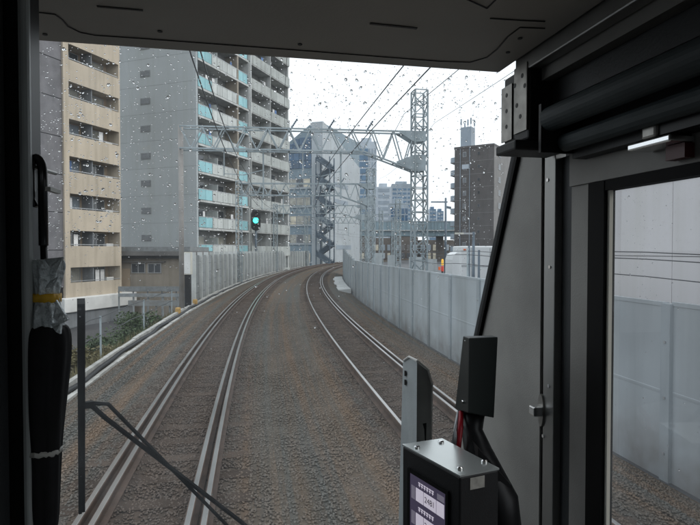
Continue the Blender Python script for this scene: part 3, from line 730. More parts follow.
# outside stair in front of the corner
sx, sy = -1.3, -1.2
for a, b2_ in ((-2.4, -2.6), (-2.4, .2), (-.2, -2.6), (-.2, .2)): piece('stair_column', O, a - .09, a + .09, b2_ - .09, b2_ + .09, 0, 23.5, 'stair_steel')
for k in range(13):
    z = 1.5 + k * 1.8
    if z > 23: break
    b = MB(); yy0, yy1 = (-2.5, .1) if k % 2 else (.1, -2.5)
    xa = -2.3 if k % 2 else -1.2
    b.prism([(xa, yy0, z), (xa, yy0, z - .25), (xa, yy1, z + 1.55), (xa, yy1, z + 1.8)], (.95, 0, 0))
    for sx_ in (xa, xa + .95): b.bar((sx_, yy0, z + 1.0), (sx_, yy1, z + 2.8), .06); b.bar((sx_, yy0, z + .5), (sx_, yy1, z + 2.3), .05)
    for t in np.linspace(0, 1, 6): b.bar((xa, yy0 + (yy1 - yy0) * t, z + 1.8 * t), (xa, yy0 + (yy1 - yy0) * t, z + 1.8 * t + 1.0), .05)
    for sx_ in (xa, xa + .95): b.prism([(sx_, yy0, z + .1), (sx_, yy0, z + .85), (sx_, yy1, z + 2.65), (sx_, yy1, z + 1.9)], (.03, 0, 0))
    b.build('stair_flight', 'stair_steel', O)
    yl = yy1
    piece('landing', O, -2.4, -.2, min(yl, yl + (.3 if yl > 0 else -.3)), max(yl, yl + (.3 if yl > 0 else -.3)), z + 1.7, z + 1.8, 'stair_steel')

# --- far towers
def far_tower(label, px0, px1, pyt, d, wall, band, nb, fh=3.2, depth=14, name='tower_block', split=None, a_deg=6, bh=1.5):
    p0, p1 = at(px0, 250, d), at(px1, 250, d); wd = (p1 - p0).length; zt = at(350, pyt, d).z - GL
    t = thing(name, label, 'building', (p0.x, p0.y, GL), -YAW + R_(a_deg) * 0)
    piece('wall', t, 0, wd, 0, depth, 0, zt, wall)
    piece('roof', t, wd * .2, wd * .75, depth * .2, depth * .7, zt, zt + 2.2, wall)
    z = 4.0
    while z + bh < zt - .5:
        if split:
            piece('window_band', t, .25, wd * split, -.25, 0, z, z + bh, band)
            n = 3
            for j in range(n):
                a = wd * split + (wd * (1 - split)) * (j + .25) / n; piece('window', t, a, a + wd * (1 - split) / n * .5, -.1, 0, z, z + bh, 'tower_grey')
        else:
            n = nb
            for j in range(n):
                a = wd * (j + .12) / n; piece('window', t, a, a + wd / n * .76, -.12, 0, z, z + bh, band)
        z += fh
    return t
far_tower('tall pale tower with a dark blue glazed left strip beside the office', 357.5, 376.5, 142, 260, 'tower_white', 'tower_blue', 4, split=.55, bh=2.3)
far_tower('mid-height block with white floor bands right of the tall pale tower', 376.5, 391, 187, 300, 'tower_white', 'tower_grey', 1, fh=3.4, bh=1.9)
far_tower('squat blue glass office above the bridge', 390.5, 408, 203, 240, 'tower_grey', 'glass_blue', 5, fh=3.0, bh=2.4)
far_tower('hazy grey block behind the nearest lattice mast', 392, 412, 184, 420, 'tower_grey', 'tower_blue', 4)
far_tower('small dark distant tower with its twin over the bridge', 429.5, 436, 209, 480, 'tower_blue', 'tower_grey', 2)
far_tower('slightly lower dark distant tower left of the utility pole', 437, 443.5, 211, 500, 'tower_blue', 'tower_grey', 2)

# --- elevated bridge
p0, p1 = at(330, 250, 150), at(560, 250, 150); wd = (p1 - p0).length
br = thing('elevated_bridge', 'blue-grey elevated road bridge crossing behind the barrier', 'bridge', (p0.x, p0.y, GR), -YAW)
zt, zm, zl = at(400, 222, 150).z - GR, at(400, 230, 150).z - GR, at(400, 236, 150).z - GR
k = 0
for x in np.arange(0, wd - 4, 4.0):
    piece('parapet_panel', br, x + .03, x + 3.97, -.1, 0, zm, zt, 'bridge_blue')
piece('girder', br, 0, wd, .3, 7.5, zl, zm, 'bridge_blue')
piece('deck', br, -.1, wd + .1, -.2, 8, zm - .25, zm + .02, 'slab_white')
piece('top_rail', br, 0, wd, -.15, .05, zt, zt + .25, 'steel_paint')
for x in np.arange(4, wd, 13.0): piece('pier', br, x, x + 1.6, 2.5, 5.5, 0, zl, 'bridge_dark')
# low shops under / behind it
shops = [(352, 372, 236, 'dark brown shopfront under the left end of the bridge'), (373, 393, 238, 'low brown shop block in the middle under the bridge'), (394, 418, 235, 'low shop block behind the nearest lattice mast'), (420, 456, 240, 'low shop block under the bridge left of the brown apartments')]
for i, (a, b_, yt, lb) in enumerate(shops):
    d = 168; q0, q1 = at(a, 250, d), at(b_, 250, d); wd = (q1 - q0).length; h = at(350, yt, d).z - GR
    t = thing('shop_block', lb, 'building', (q0.x, q0.y, GR), -YAW); piece('wall', t, 0, wd, 0, 8, 0, h, 'bridge_dark')
    n = max(3, int(wd / 1.7))
    for f in range(2):
        for j in range(n):
            x = wd * (j + .15) / n; piece('window', t, x, x + wd / n * .65, -.1, 0, .5 + f * 2.6, 2.3 + f * 2.6, ro.choice(['glass_dark', 'glass_warm', 'tower_grey', 'tower_white', 'brown_light']))

# --- brown apartment block on the right
A = thing('apartment_block', 'dark brown apartment block with rounded corner balconies and rooftop mast', 'building', origin(493, 120, GR), R_(90) - YAW - R_(32))
za = at(480, 146, 120).z - GR
piece('wall', A, 0, 16, 0, 9.0, 0, za, 'brown_tile')
piece('side_wall', A, .15, 16, -.12, 0, 0, za, 'brown_light')
piece('roof_parapet', A, -.1, 16.1, -.15, 9.1, za, za + .5, 'brown_tile')
fl = za / 9
for k in range(1, 9):
    z = k * fl
    bm = MB(); ring = []
    for j in range(9): t = math.pi / 2 + math.pi * j / 8; ring.append((1.2 - 1.5 * math.sin(t) * 1.0 + 0, 9.0 + 1.3 * abs(math.cos(t - math.pi / 2)) * 0, 0))
    pts = [(.1 + 1.6 * (1 - math.cos(math.pi * j / 8)), 9.0 + 1.5 * math.sin(math.pi * j / 8), z) for j in range(9)]
    bm.prism(pts, (0, 0, 1.15)); bm.build('balcony', 'tower_grey', A)
    piece('balcony_soffit', A, .2, 3.2, 9.0, 10.1, z - .15, z, 'brown_light')
    o = piece('window', A, -.06, 0, 6.2, 7.0, z + 1.0, z + 2.1, 'frame_alu'); piece('pane', o, -.045, -.03, -.34, .34, -.48, .48, 'glass_dark')
    o = piece('window', A, -.06, 0, 3.0, 3.6, z + 1.2, z + 1.9, 'brown_light'); piece('pane', o, -.045, -.03, -.25, .25, -.3, .3, 'glass_dark')
    window(A, 3.2, 4.8, z + .9, z + 2.2, -.14)
    piece('floor_line', A, -.03, 0, 0, 9.0, z - .1, z, 'brown_light')
for y in (5.4, 7.6): MB().tube([(-.12, y, .5), (-.12, y, za)], .07, 6).build('downpipe', 'tower_grey', A)
piece('sign', A, -.12, -.02, 5.6, 7.2, za - 4.6, za - 3.6, 'tower_white')
piece('lift_house', A, .8, 3.4, 5.4, 7.9, za + .5, za + 5.0, 'tower_grey')
ant = MB()
for (x, y) in ((.9, 5.5), (3.3, 5.5), (.9, 7.8), (3.3, 7.8), (2, 6.6)): ant.tube([(x, y, za + 5), (x, y, za + 7.0)], .07, 6); ant.box(x - .14, x + .14, y - .14, y + .14, za + 5.6, za + 6.9)
ant.build('antenna', 'tower_grey', A)

# ------------------------------------------------------------------ right street: truck, poles, hoarding, beacon
T0 = at(444, 250, 28)
tr = thing('box_truck', 'white box truck parked behind the right barrier', 'truck', (T0.x, T0.y, GR), -YAW)
hgt = at(470, 246, 28).z - GR; ch = at(470, 253, 28).z - GR
bevel(MB().box(.85, 6.6, 0, 2.2, .9, hgt).build('cargo_box', 'truck_white', tr), .08, 3)
MB().prism([(x, .1, z) for x, z in ((.42, .9), (.85, .9), (.85, ch + .05), (.7, ch + .03), (.52, ch - .1), (.44, ch - .35))], (0, 2.0, 0)).build('tail_cover', 'truck_white', tr)
prof = [(6.7, .5), (8.4, .5), (8.4, 1.5), (8.2, 1.75), (7.9, ch - .4), (7.6, ch), (6.7, ch)]
MB().prism([(x, .08, z) for x, z in prof], (0, 2.05, 0)).build('cab', 'truck_white', tr)
MB().prism([(x, .06, z) for x, z in ((6.95, 1.6), (6.95, ch - .3), (7.55, ch - .35), (7.9, 1.65))], (0, .015, 0)).build('side_window', 'glass_dark', tr)
MB().box(.6, 8.3, .3, 1.9, .55, .9).build('chassis', 'tyre', tr)
for x in (2.2, 7.5):
    for y in (.05, 1.9):
        q = MB(); pts = [(x + .45 * math.cos(2 * math.pi * j / 20), y, .45 + .45 * math.sin(2 * math.pi * j / 20)) for j in range(20)]
        wl = q.prism(pts, (0, .25, 0)).build('wheel', 'tyre', tr)
        MB().prism([(x + .22 * math.cos(2 * math.pi * j / 14), y - .01, .45 + .22 * math.sin(2 * math.pi * j / 14)) for j in range(14)], (0, .27, 0)).build('rim', 'frame_alu', wl)
for x in np.arange(1.4, 6.5, .95): MB().box(x, x + .03, -.012, .02, .95, hgt - .1).build('body_seam', 'frame_alu', tr)
MB().box(.9, 6.55, -.02, .02, hgt - 1.05, hgt - .98).build('rub_rail', 'frame_alu', tr)
for x in (1.0, 3.7, 6.4): MB().box(x, x + .12, -.03, .0, hgt - .22, hgt - .15).build('marker_lamp', 'orange', tr)
MB().box(3.0, 3.9, .6, 1.5, hgt, hgt + .13).build('roof_vent', 'cabinet', tr)

def street_pole(px, pyt, d, label, arm=None, r=.07, lamp=False):
    p = at(px, 250, d); z1 = at(px, pyt, d).z
    t = thing('utility_pole', label, 'pole', (p.x, p.y, GR)); MB().tube([(p.x, p.y, GR - .1), (p.x, p.y, z1)], [r * 1.15, r * .85], 10).build('shaft', 'stair_steel', t, world=True, smooth=True)
    if arm:
        q = at(arm[0], arm[1], d); q2 = at(px + (2 if arm[0] < px else -2), arm[1], d)
        MB().bar(q, q2, r * 1.1).build('cross_arm', 'frame_alu' if lamp else 'stair_steel', t, world=True)
        if lamp: MB().bar(q - RT * .12, q + RT * .22, .14, .07).build('lamp_head', 'cabinet', t, world=True)
    return t
pp = street_pole(445.5, 198, 60, 'tall utility pole with a crossarm left of the brown apartments', (431, 202), .13)
MB().bar(at(446, 207, 60), at(451, 208, 60), .25).build('transformer', 'stair_steel', pp, world=True)
street_pole(473.5, 232, 22, 'dark lamp pole with a pale arm before the white truck', (458, 233.5), .06, True)
street_pole(469, 246, 21, 'short dark pole just left of the lamp pole', None, .05)
street_pole(479, 250, 21, 'short dark pole just right of the lamp pole', None, .05)
for i, (a, b_, yt, d) in enumerate(((374, 382, 253, 58), (387.5, 395, 255, 54), (409, 424, 257, 46), (426, 437, 259, 43), (448, 453, 262, 40))):
    q0, q1 = at(a, 250, d), at(b_, 250, d); z = at(a, yt, d).z; wd = (q1 - q0).length
    t = thing('hoarding_panel', ['narrow site hoarding panel farthest left behind the barrier', 'narrow site hoarding panel second from the left behind the barrier', 'wide site hoarding panel just right of the nearest lattice mast', 'site hoarding panel left of the amber beacon', 'narrowest site hoarding panel next to the white truck'][i], 'hoarding', (q0.x, q0.y, GR), -YAW, 'site hoarding panels behind the barrier')
    piece('sheet', t, 0, wd, 0, .06, .05, z - GR, 'barrier'); piece('foot', t, .1, .3, -.4, .4, 0, .06, 'concrete'); piece('foot', t, wd - .3, wd - .1, -.4, .4, 0, .06, 'concrete')
p = at(442.5, 250, 42); bz = at(442, 259, 42).z
bc = thing('warning_beacon', 'amber and orange warning beacon on a dark stand behind the barrier', 'beacon', (p.x, p.y, GR))
MB().tube([(0, 0, 0), (0, 0, bz - GR - .9)], .08, 8).build('stand', 'tyre', bc)
MB().lathe([(.11, bz - GR - .95), (.10, bz - GR - .55)], 12).build('reflector', 'red_lamp', bc); MB().lathe([(.07, bz - GR - .5), (.10, bz - GR - .45), (.09, bz - GR - .1), (.05, bz - GR)], 12).build('lamp', 'amber', bc)
MB().box(-.32, -.18, -.05, .05, bz - GR - .85, bz - GR - .6).build('side_flag', 'orange', bc)

# --- pale warehouse beside the line, seen through the side door
mk('warehouse', (.72, .70, .70), .6, .04, .3, stain=.08, objvar=.03)
wh = thing('warehouse', 'large pale warehouse wall seen through the side door window', 'building', (13.5, -6, GR))
piece('wall', wh, .12, 12, 0, 27, 0, 15, 'grey_joint')
for r_ in range(5):
    for c_ in range(9): piece('wall_panel', wh, 0, .12, c_ * 3 + .012, c_ * 3 + 2.988, r_ * 3 + .012, r_ * 3 + 2.988, 'warehouse')
piece('roof_edge', wh, -.2, 12.2, -.2, 27.2, 15, 15.4, 'frame_alu')

# ------------------------------------------------------------------ shrubs
def shrub(label, loc, rx, ry, rz, n, leaf, seed, size=.09):
    rnd = random.Random(seed); t = thing('shrub', label, 'shrub', loc, 0, 'shrubs on the left embankment')
    b = MB(); cl = [(rnd.uniform(-.7, .7), rnd.uniform(-.7, .7), rnd.uniform(.25, .8), rnd.uniform(.3, .55)) for _ in range(12)]
    for i in range(n):
        cx, cy, cz, cr_ = rnd.choice(cl); v = Vector((rnd.gauss(0, 1), rnd.gauss(0, 1), rnd.gauss(0, 1))).normalized() * (cr_ * rnd.random() ** .4)
        p = Vector(((cx + v.x) * rx, (cy + v.y) * ry, max(.02, (cz + v.z * .8) * rz)))
        a = Vector((rnd.gauss(0, 1), rnd.gauss(0, 1), rnd.gauss(0, .6))).normalized(); c = a.cross(Vector((rnd.gauss(0, 1), rnd.gauss(0, 1), rnd.gauss(0, 1)))).normalized()
        s_ = size * rnd.uniform(.6, 1.3); b.add([p - a * s_, p + c * s_ * .45, p + a * s_, p - c * s_ * .45], [(0, 1, 2, 3)])
    b.build('foliage', leaf, t)
    b = MB()
    for cx, cy, cz, cr_ in cl: b.tube([(cx * rx * .2, cy * ry * .2, -.15), (cx * rx * .6, cy * ry * .6, cz * rz * .5), (cx * rx, cy * ry, cz * rz)], [.025, .018, .008], 5)
    b.build('stems', 'bark', t)
def on_bank(px, py, off):
    best = None
    for s in np.arange(5, 60, .25):
        p = tk(s, off); v = p - EYE; x = 350 + FPX * v.dot(RT) / v.dot(FW)
        if best is None or abs(x - px) < best[0]: best = (abs(x - px), s)
    return best[1]
for px, off, rx, rz, lf, sd_, lb in ((142, -3.9, 1.0, 1.35, 'leaf', 1, 'dark green shrub nearest the garage building on the embankment'), (122, -4.1, 1.1, 1.2, 'leaf', 2, 'middle dark green shrub on the embankment'), (106, -4.0, .9, .9, 'leaf', 3, 'low green shrub in front of the white plinth'), (88, -4.2, .8, 1.0, 'leaf_yellow', 4, 'dry yellowish shrub behind the wiper blade')):
    s = on_bank(px, 0, off); p = tk(s, off); z = -.42 - (abs(off) - 3.1) * .64
    shrub(lb, (p.x, p.y, z - .15), rx, rx, rz * .72, 1700, lf, sd_, .07)
p = at(294, 250, 98); shrub('low green bushes at the foot of the office by the far fence', (p.x, p.y, -.6), 2.2, 1.5, 1.5, 900, 'leaf', 9, .2)
gm = MB(); rnd = random.Random(8)
for i in range(5200):
    s = rnd.uniform(5, 34); o = rnd.uniform(-6.0, -2.85); z = -.42 - max(0, (abs(o) - 3.1)) * .64
    p = tk(s, o, z); h = rnd.uniform(.06, .28); a = rnd.uniform(0, 6.3); dx, dy = math.cos(a) * .012, math.sin(a) * .012
    l = Vector((rnd.gauss(0, .07), rnd.gauss(0, .07), h)); gm.add([p + Vector((dx, dy, -.02)), p - Vector((dx, dy, .02)), p + l], [(0, 1, 2)])
o = gm.build('weeds', 'leaf_yellow'); tag(o, 'dry weeds and grass on the left embankment slope', 'weeds', kind='stuff')

# ================================================================== the train cab
CZ = 1.3                                            # local z of the eye
cab = thing('train_cab', "dark interior of the train driver's cab around the windscreen", 'train cab', (0, 0, EYE.z - CZ))
def yw(z): return .834 - .45 * (z - .167)           # inner face of the raked windscreen, z relative to the eye
def cbox(name, x0, x1, y0, y1, z0, z1, mat, par=cab, bev=0):
    o = MB().box(x0, x1, y0, y1, z0 + CZ, z1 + CZ).build(name, mat, par)
    if bev: bevel(o, bev)
    return o
def slab(name, x0, x1, z0, z1, t0, t1, mat, par=cab):
    vs = []
    for x in (x0, x1):
        for z, t in ((z0, t0), (z0, t1), (z1, t1), (z1, t0)): vs.append((x, yw(z) + t, z + CZ))
    return MB().add(vs, [(0, 1, 2, 3), (7, 6, 5, 4), (0, 4, 5, 1), (1, 5, 6, 2), (2, 6, 7, 3), (3, 7, 4, 0)]).build(name, mat, par)
XW = .47; ZC = .272
# shell
cbox('floor', -2.40, .55, -1.1, 1.5, -1.35, -1.30, 'cab_floor')
cbox('rear_wall', -2.40, .55, -1.15, -1.1, -1.3, -.45, 'cab_dark'); cbox('rear_wall', -2.40, .55, -1.15, -1.1, .42, .62, 'cab_dark')
for a, b_ in ((-2.40, -2.2), (-1.45, -1.3), (-.6, -.42), (.38, .55)): cbox('rear_mullion', a, b_, -1.148, -1.102, -.45, .42, 'cab_dark')
for a, b_ in ((-2.2, -1.45), (-1.3, -.6), (-.42, .38)): MB().add([(a, -1.12, CZ - .45), (b_, -1.12, CZ - .45), (b_, -1.12, CZ + .42), (a, -1.12, CZ + .42)], [(0, 1, 2, 3)]).build('rear_window', 'windscreen_glass', cab)  # openings added to let daylight into the cab from behind
# unseen passenger saloon behind the partition, added for rear daylight in the cab: floor, roof, side walls with window openings
sal = cbox('saloon', -2.42, .57, -12, -1.16, -1.36, -1.3, 'cab_floor')
cbox('saloon_roof', -2.42, .57, -12, -1.16, .85, .9, 'cab_ceiling', sal); cbox('saloon_end', -2.42, .57, -12.05, -12, -1.3, .85, 'cab_grey', sal)
for x0_, x1_ in ((-2.46, -2.42), (.57, .61)):
    cbox('saloon_side', x0_, x1_, -12, -1.16, -1.3, -.35, 'cab_grey', sal); cbox('saloon_side', x0_, x1_, -12, -1.16, .5, .9, 'cab_grey', sal)
    for y in (-1.6, -4.2, -6.8, -9.4, -12): cbox('saloon_pillar', x0_, x1_, y, y + .44, -.35, .5, 'cab_grey', sal)
cbox('roof', -2.40, .55, -1.1, .75, .56, .62, 'cab_dark')
slab('roof_front', -2.40, .55, .31, .62, -.02, .06, 'cab_dark')
slab('front_wall', -2.40, .55, -1.3, -.74, 0, .08, 'cab_dark')
for a, b_ in ((-.66, -.50), (-1.42, -1.25), (-2.40, -2.30)): slab('window_pillar', a, b_, -.74, .31, 0, .07, 'cab_dark')
slab('window_pillar', XW + .016, .56, -.74, .31, .0, .07, 'cab_dark')
cbox('dashboard', -2.36, .46, .75, 1.12, -1.05, -.80, 'cab_dark', bev=.02)
cbox('ceiling_panel', -2.36, .392, .30, yw(ZC) - .004, ZC, ZC + .03, 'cab_ceiling', bev=.004)
cbox('ceiling_riser', -2.36, .392, .27, .30, ZC, .56, 'cab_ceiling')
# left wall with driver's window
cbox('side_wall', -2.42, -2.36, -1.1, -.1, -1.3, .6, 'cab_dark'); cbox('side_wall', -2.42, -2.36, -.1, .62, -1.3, -.7, 'cab_dark'); cbox('side_wall', -2.42, -2.36, -.1, .62, .1, .6, 'cab_dark'); cbox('side_wall', -2.42, -2.36, .62, 1.5, -1.3, .6, 'cab_dark')
def rain(parent, pts, mat='water_drop', name='raindrops'):
    """pts: list of (centre, normal, radius)"""
    b = MB()
    for c, n, r in pts:
        u = n.orthogonal().normalized(); v = n.cross(u); a0 = random.uniform(0, 6.28); ex = random.uniform(.8, 1.25); vs = []
        for rr, hh in ((1, 0), (.86, .3), (.5, .52)):
            for k in range(8):
                t = a0 + 2 * math.pi * k / 8; vs.append(c + (u * math.cos(t) * ex + v * math.sin(t) / ex) * (r * rr) + n * (r * hh + .0003))
        vs.append(c + n * (r * .58 + .0003)); fs = [tuple(range(8))[::-1]]
        for i in range(2):
            for k in range(8): fs.append((i * 8 + k, i * 8 + (k + 1) % 8, (i + 1) * 8 + (k + 1) % 8, (i + 1) * 8 + k))
        fs += [(16 + k, 16 + (k + 1) % 8, 24) for k in range(8)]
        b.add(vs, fs)
    o = b.build(name, mat, parent, world=True, smooth=True); o['kind'] = 'stuff'; return o
# windscreens
def pane(name, x0, x1, z0, z1, mat='windscreen_glass'):
    return MB().add([(x0, yw(z0) + .03, z0 + CZ), (x1, yw(z0) + .03, z0 + CZ), (x1, yw(z1) + .03, z1 + CZ), (x0, yw(z1) + .03, z1 + CZ)], [(0, 1, 2, 3)]).build(name, mat, cab)
ws = pane('windscreen', -.50, XW, -.74, .31)
pane('windscreen', -2.30, -1.42, -.74, .31); pane('front_door_window', -1.25, -.66, -.74, .31)
wn = Vector((0, 1, .45)).normalized(); drops = []
rd = random.Random(17)
def on_glass(px, py):
    v = pdir(px, py); # EYE.z + v.z*t = z ; y = yw(z)+.03
    t = (.834 + .45 * .167 + .03) / (v.y + .45 * v.z); return EYE + v * t
def drop_r(): return min(.0026, .00055 * math.exp(abs(rd.gauss(0, .55))))
clus = [(rd.uniform(60, 500), rd.uniform(55, 240)) for _ in range(26)]
for i in range(4200):
    u = rd.random()
    if u < .62: px, py = rd.uniform(40, 525), 40 + 260 * rd.random() ** 1.15
    elif u < .93: c = rd.choice(clus); px, py = rd.gauss(c[0], 26), rd.gauss(c[1], 22)
    else: px, py = rd.uniform(40, 480), rd.uniform(250, 520)
    p = on_glass(px, py)
    if -.49 < p.x < XW - .02: drops.append((p, wn, drop_r() * (1 if py < 250 else .6)))
for i in range(60):
    c = rd.choice(clus); p = on_glass(rd.gauss(c[0], 60), rd.gauss(c[1], 45))
    if -.49 < p.x < XW - .02: drops.append((p, wn, rd.uniform(.0017, .0027)))
for i in range(14):
    px, py = rd.uniform(60, 510), rd.uniform(60, 230); x_ = px
    for k in range(rd.randint(5, 14)):
        x_ += rd.gauss(0, .5); py += rd.uniform(1.6, 4); p = on_glass(x_, py)
        if -.49 < p.x < XW - .02: drops.append((p, wn, rd.uniform(.0006, .0014)))
rain(ws, drops)
slab('gasket', XW - .007, XW + .004, -.74, .31, .020, .042, 'rubber', ws)
slab('gasket', -.515, -.485, -.74, .31, -.012, .045, 'rubber', ws)
# wiper on the outer face
wp = MB().bar(on_glass(76.5, 310) + wn * .03, on_glass(78, 521) + wn * .03, .0125, .02).build('wiper', 'rubber', cab, world=True)
MB().bar(on_glass(76.5, 313) + wn * .018, on_glass(78, 518) + wn * .018, .006, .018).build('blade', 'rubber', wp, world=True)
MB().tube([on_glass(84, 420) + wn * .045, on_glass(100, 434) + wn * .045, on_glass(240, 540) + wn * .05, on_glass(300, 588) + wn * .05], .0052, 6).build('arm', 'rubber', wp, world=True)
MB().tube([on_glass(84, 419) + wn * .045, on_glass(103, 420) + wn * .045, on_glass(222, 540) + wn * .05 - Vector((0, 0, .0)), on_glass(275, 594) + wn * .05], .0042, 6).build('arm', 'rubber', wp, world=True)
MB().bar(on_glass(77, 418) + wn * .035, on_glass(88, 420) + wn * .045, .012, .012).build('joint', 'rubber', wp, world=True)

# left partition post with pale strip
PY = .60
def px_x(px, y): return onY(px, 250, y).x
cbox('partition_post', -.75, px_x(42, PY + .03), PY, PY + .03, -1.3, ZC - .002, 'cab_black')
cbox('post_strip', px_x(20, PY - .01), px_x(31, PY - .01), PY - .012, PY, -1.3, ZC - .006, 'pale_paint', bev=.004)
cbox('partition_panel', -.75, px_x(3, PY - .02), PY - .04, PY - .013, -1.3, ZC - .006, 'cab_dark')
# ceiling seams and slots
def ribbon(name, pts, wd, par):
    b = MB(); z = ZC + EYE.z - .0006
    P = [onZ(x, y, ZC + EYE.z) for x, y in pts]
    for p in P: p.z = z
    for i in range(len(P) - 1): b.bar(P[i], P[i + 1], wd, .0009)
    return b.build(name, 'cab_black', par, world=True)
cp = [o for o in cab.children if o.name.startswith('ceiling_panel')][0]
ribbon('seam', [(0, 8), (30, 11), (55, 14), (62, 19), (68, 26), (80, 32), (95, 35), (140, 38), (300, 50), (440, 61), (470, 62), (487, 57), (497, 49), (508, 36), (520, 27), (545, 28)], .0016, cp)
ribbon('seam', [(490, 18), (522, 20), (545, 21)], .0016, cp)
ribbon('seam', [(415, -25), (487, 8), (497, -2), (540, -40)], .0014, cp)
ribbon('slot', [(97, 6), (143, 10)], .003, cp); ribbon('slot', [(370, 23), (417, 28)], .004, cp)
for x, y in ((32, 16), (45, 34), (520, 38), (508, 52), (300, 44), (160, 31)):
    p = onZ(x, y, ZC + EYE.z); MB().lathe([(.003, -.0012), (.003, 0)], 10, (p.x, p.y, ZC + CZ)).build('screw', 'cab_dark', cp)

# side wall / A-pillar / door
def sy(px, x=XW): return onX(px, 250, x).y
zwb = -.78; zwt = .08; yg = sy(606)
# pillar panel between side strips and the windscreen
TH = .014
pf = MB(); vs = []
for x in (XW, XW + TH):
    for z, e in ((-.70, 0), (-.70, 1), (.30, 1), (.30, 0)): vs.append((x, (sy(541) if e == 0 else yw(z) + .020), z + CZ))
pf.add(vs, [(0, 1, 2, 3), (7, 6, 5, 4), (0, 4, 5, 1), (1, 5, 6, 2), (2, 6, 7, 3), (3, 7, 4, 0)]).build('pillar_panel', 'cab_grey', cab)
cbox('pillar_seam', XW + .004, XW + TH, sy(546), sy(541), -1.3, .3, 'rubber')
jb = cbox('door_jamb', XW - .004, XW + TH, sy(557), sy(546.3), -1.3, .16, 'steel_strip', bev=.001)
cbox('jamb_recess', XW + .008, XW + TH, sy(570), sy(557), -1.3, .14, 'cab_dark')
door = cbox('side_door', XW + .002, XW + TH, sy(590), sy(570), -1.3, .14, 'cab_grey')
cbox('header', XW - .002, XW + TH, -.3, sy(570), zwt + .012, .15, 'cab_grey', door)
cbox('lower_panel', XW + .002, XW + TH, -.3, sy(590) - .001, -1.3, zwb, 'cab_grey', door)
cbox('rear_stile', XW + .002, XW + TH, -.3, -.1, zwb, zwt, 'cab_grey', door)
cbox('gasket', XW - .004, XW + TH - .001, yg, sy(590) - .0005, zwb, zwt + .011, 'rubber', door); cbox('gasket', XW - .003, XW + TH - .001, -.1, yg, zwt - .002, zwt + .0115, 'rubber', door)
cbox('window_trim', XW + .001, XW + .006, yg - .005, yg - .0005, zwb, zwt - .002, 'cabinet', door)
dg = MB().add([(XW + .009, -.1, zwb + CZ), (XW + .009, yg, zwb + CZ), (XW + .009, yg, zwt + CZ), (XW + .009, -.1, zwt + CZ)], [(0, 1, 2, 3)]).build('window_pane', 'door_glass', door)
drops = []
for i in range(110):
    px, py = (rd.gauss(645, 14), rd.uniform(190, 300)) if rd.random() < .6 else (rd.uniform(612, 698), rd.uniform(180, 500))
    drops.append((onX(px, py, XW + .010), Vector((1, 0, 0)), drop_r() * .62))
rain(dg, drops)
cbox('side_wall', XW, XW + .06, -1.1, -.3, -1.3, .6, 'cab_grey')
cbox('side_wall_top', XW + .004, XW + .06, -.3, .80, .16, .6, 'cab_dark')
# cove along the ceiling edge
cbox('cove_rail', .393, .412, -.3, .735, .252, .300, 'steel_strip', bev=.002)
cbox('cove_rail', .413, .430, -.3, .72, .236, .300, 'cab_grey')
cbox('cove_panel', .431, .462, -.3, .71, .205, .300, 'cab_dark')
cbox('cove_strip', .452, .463, -.3, .66, .19, .2045, 'cab_grey')
cbox('blind_box', .447, .474, -.3, .675, .125, .188, 'cab_dark')
# screws and catch on the jamb
def screw(px, py, par, x=XW - .004, r=.0028):
    p = onX(px, py, x); b = MB(); pts = [(x - .0015, p.y + r * math.cos(2 * math.pi * k / 10), p.z - EYE.z + CZ + r * math.sin(2 * math.pi * k / 10)) for k in range(10)]
    b.prism(pts, (.003, 0, 0)); return b.build('screw', 'chrome', par)
for px, py in ((550, 267), (549, 386), (543.5, 436), (548, 180)): screw(px, py, jb)
p = onX(542, 410, XW - .004)
def plate(name, poly, t, mat, par, x): return MB().prism([(x, y, z) for y, z in poly], (-t, 0, 0)).build(name, mat, par)
yy, z_ = p.y, p.z - EYE.z + CZ
ct = plate('catch', [(yy + .008 * math.cos(a), z_ + .026 * math.sin(a)) for a in np.linspace(0, 2 * math.pi, 17)[:-1]], .003, 'plate_metal', jb, XW - .004)
bevel(MB().box(XW - .022, XW - .007, yy - .008, yy + .009, z_ - .008, z_ + .007).build('latch_tongue', 'chrome', ct), .002)
# door lock above the window
lk = onX(676, 143, XW - .003)
lz = lk.z - EYE.z + CZ; ly = lk.y
lo = bevel(MB().box(XW - .034, XW - .003, ly - .026, ly + .038, lz - .004, lz + .004).build('lock_handle', 'chrome', door), .002)
bevel(MB().box(XW - .034, XW - .012, ly - .006, ly + .016, lz + .0045, lz + .026).build('lock_body', 'plate_metal', lo), .003)
MB().box(XW - .016, XW - .004, ly - .026, ly + .0, lz - .020, lz - .0045).build('lock_tab', 'reflector_red', lo)
MB().box(XW - .03, XW - .004, ly - .07, ly - .0065, lz + .006, lz + .026).build('lock_cover', 'cab_black', lo)

# roller blind
rbk = thing('roller_blind', 'rolled-up blue-grey blind along the top of the side door', 'blind', (.405, .66, EYE.z + .1))
z_ = EYE.z + .177
MB().tube([(.412, .672, z_), (.412, -.25, z_)], .0165, 24).build('tube', 'blind_blue', rbk, world=True, smooth=False)
MB().tube([(.432, .668, z_ - .032), (.432, -.25, z_ - .032)], .0120, 14).build('bottom_rail', 'blind_blue', rbk, world=True)
MB().box(.398, .468, .6725, .6785, z_ - .045, z_ + .02).build('end_bracket', 'cab_black', rbk, world=True)

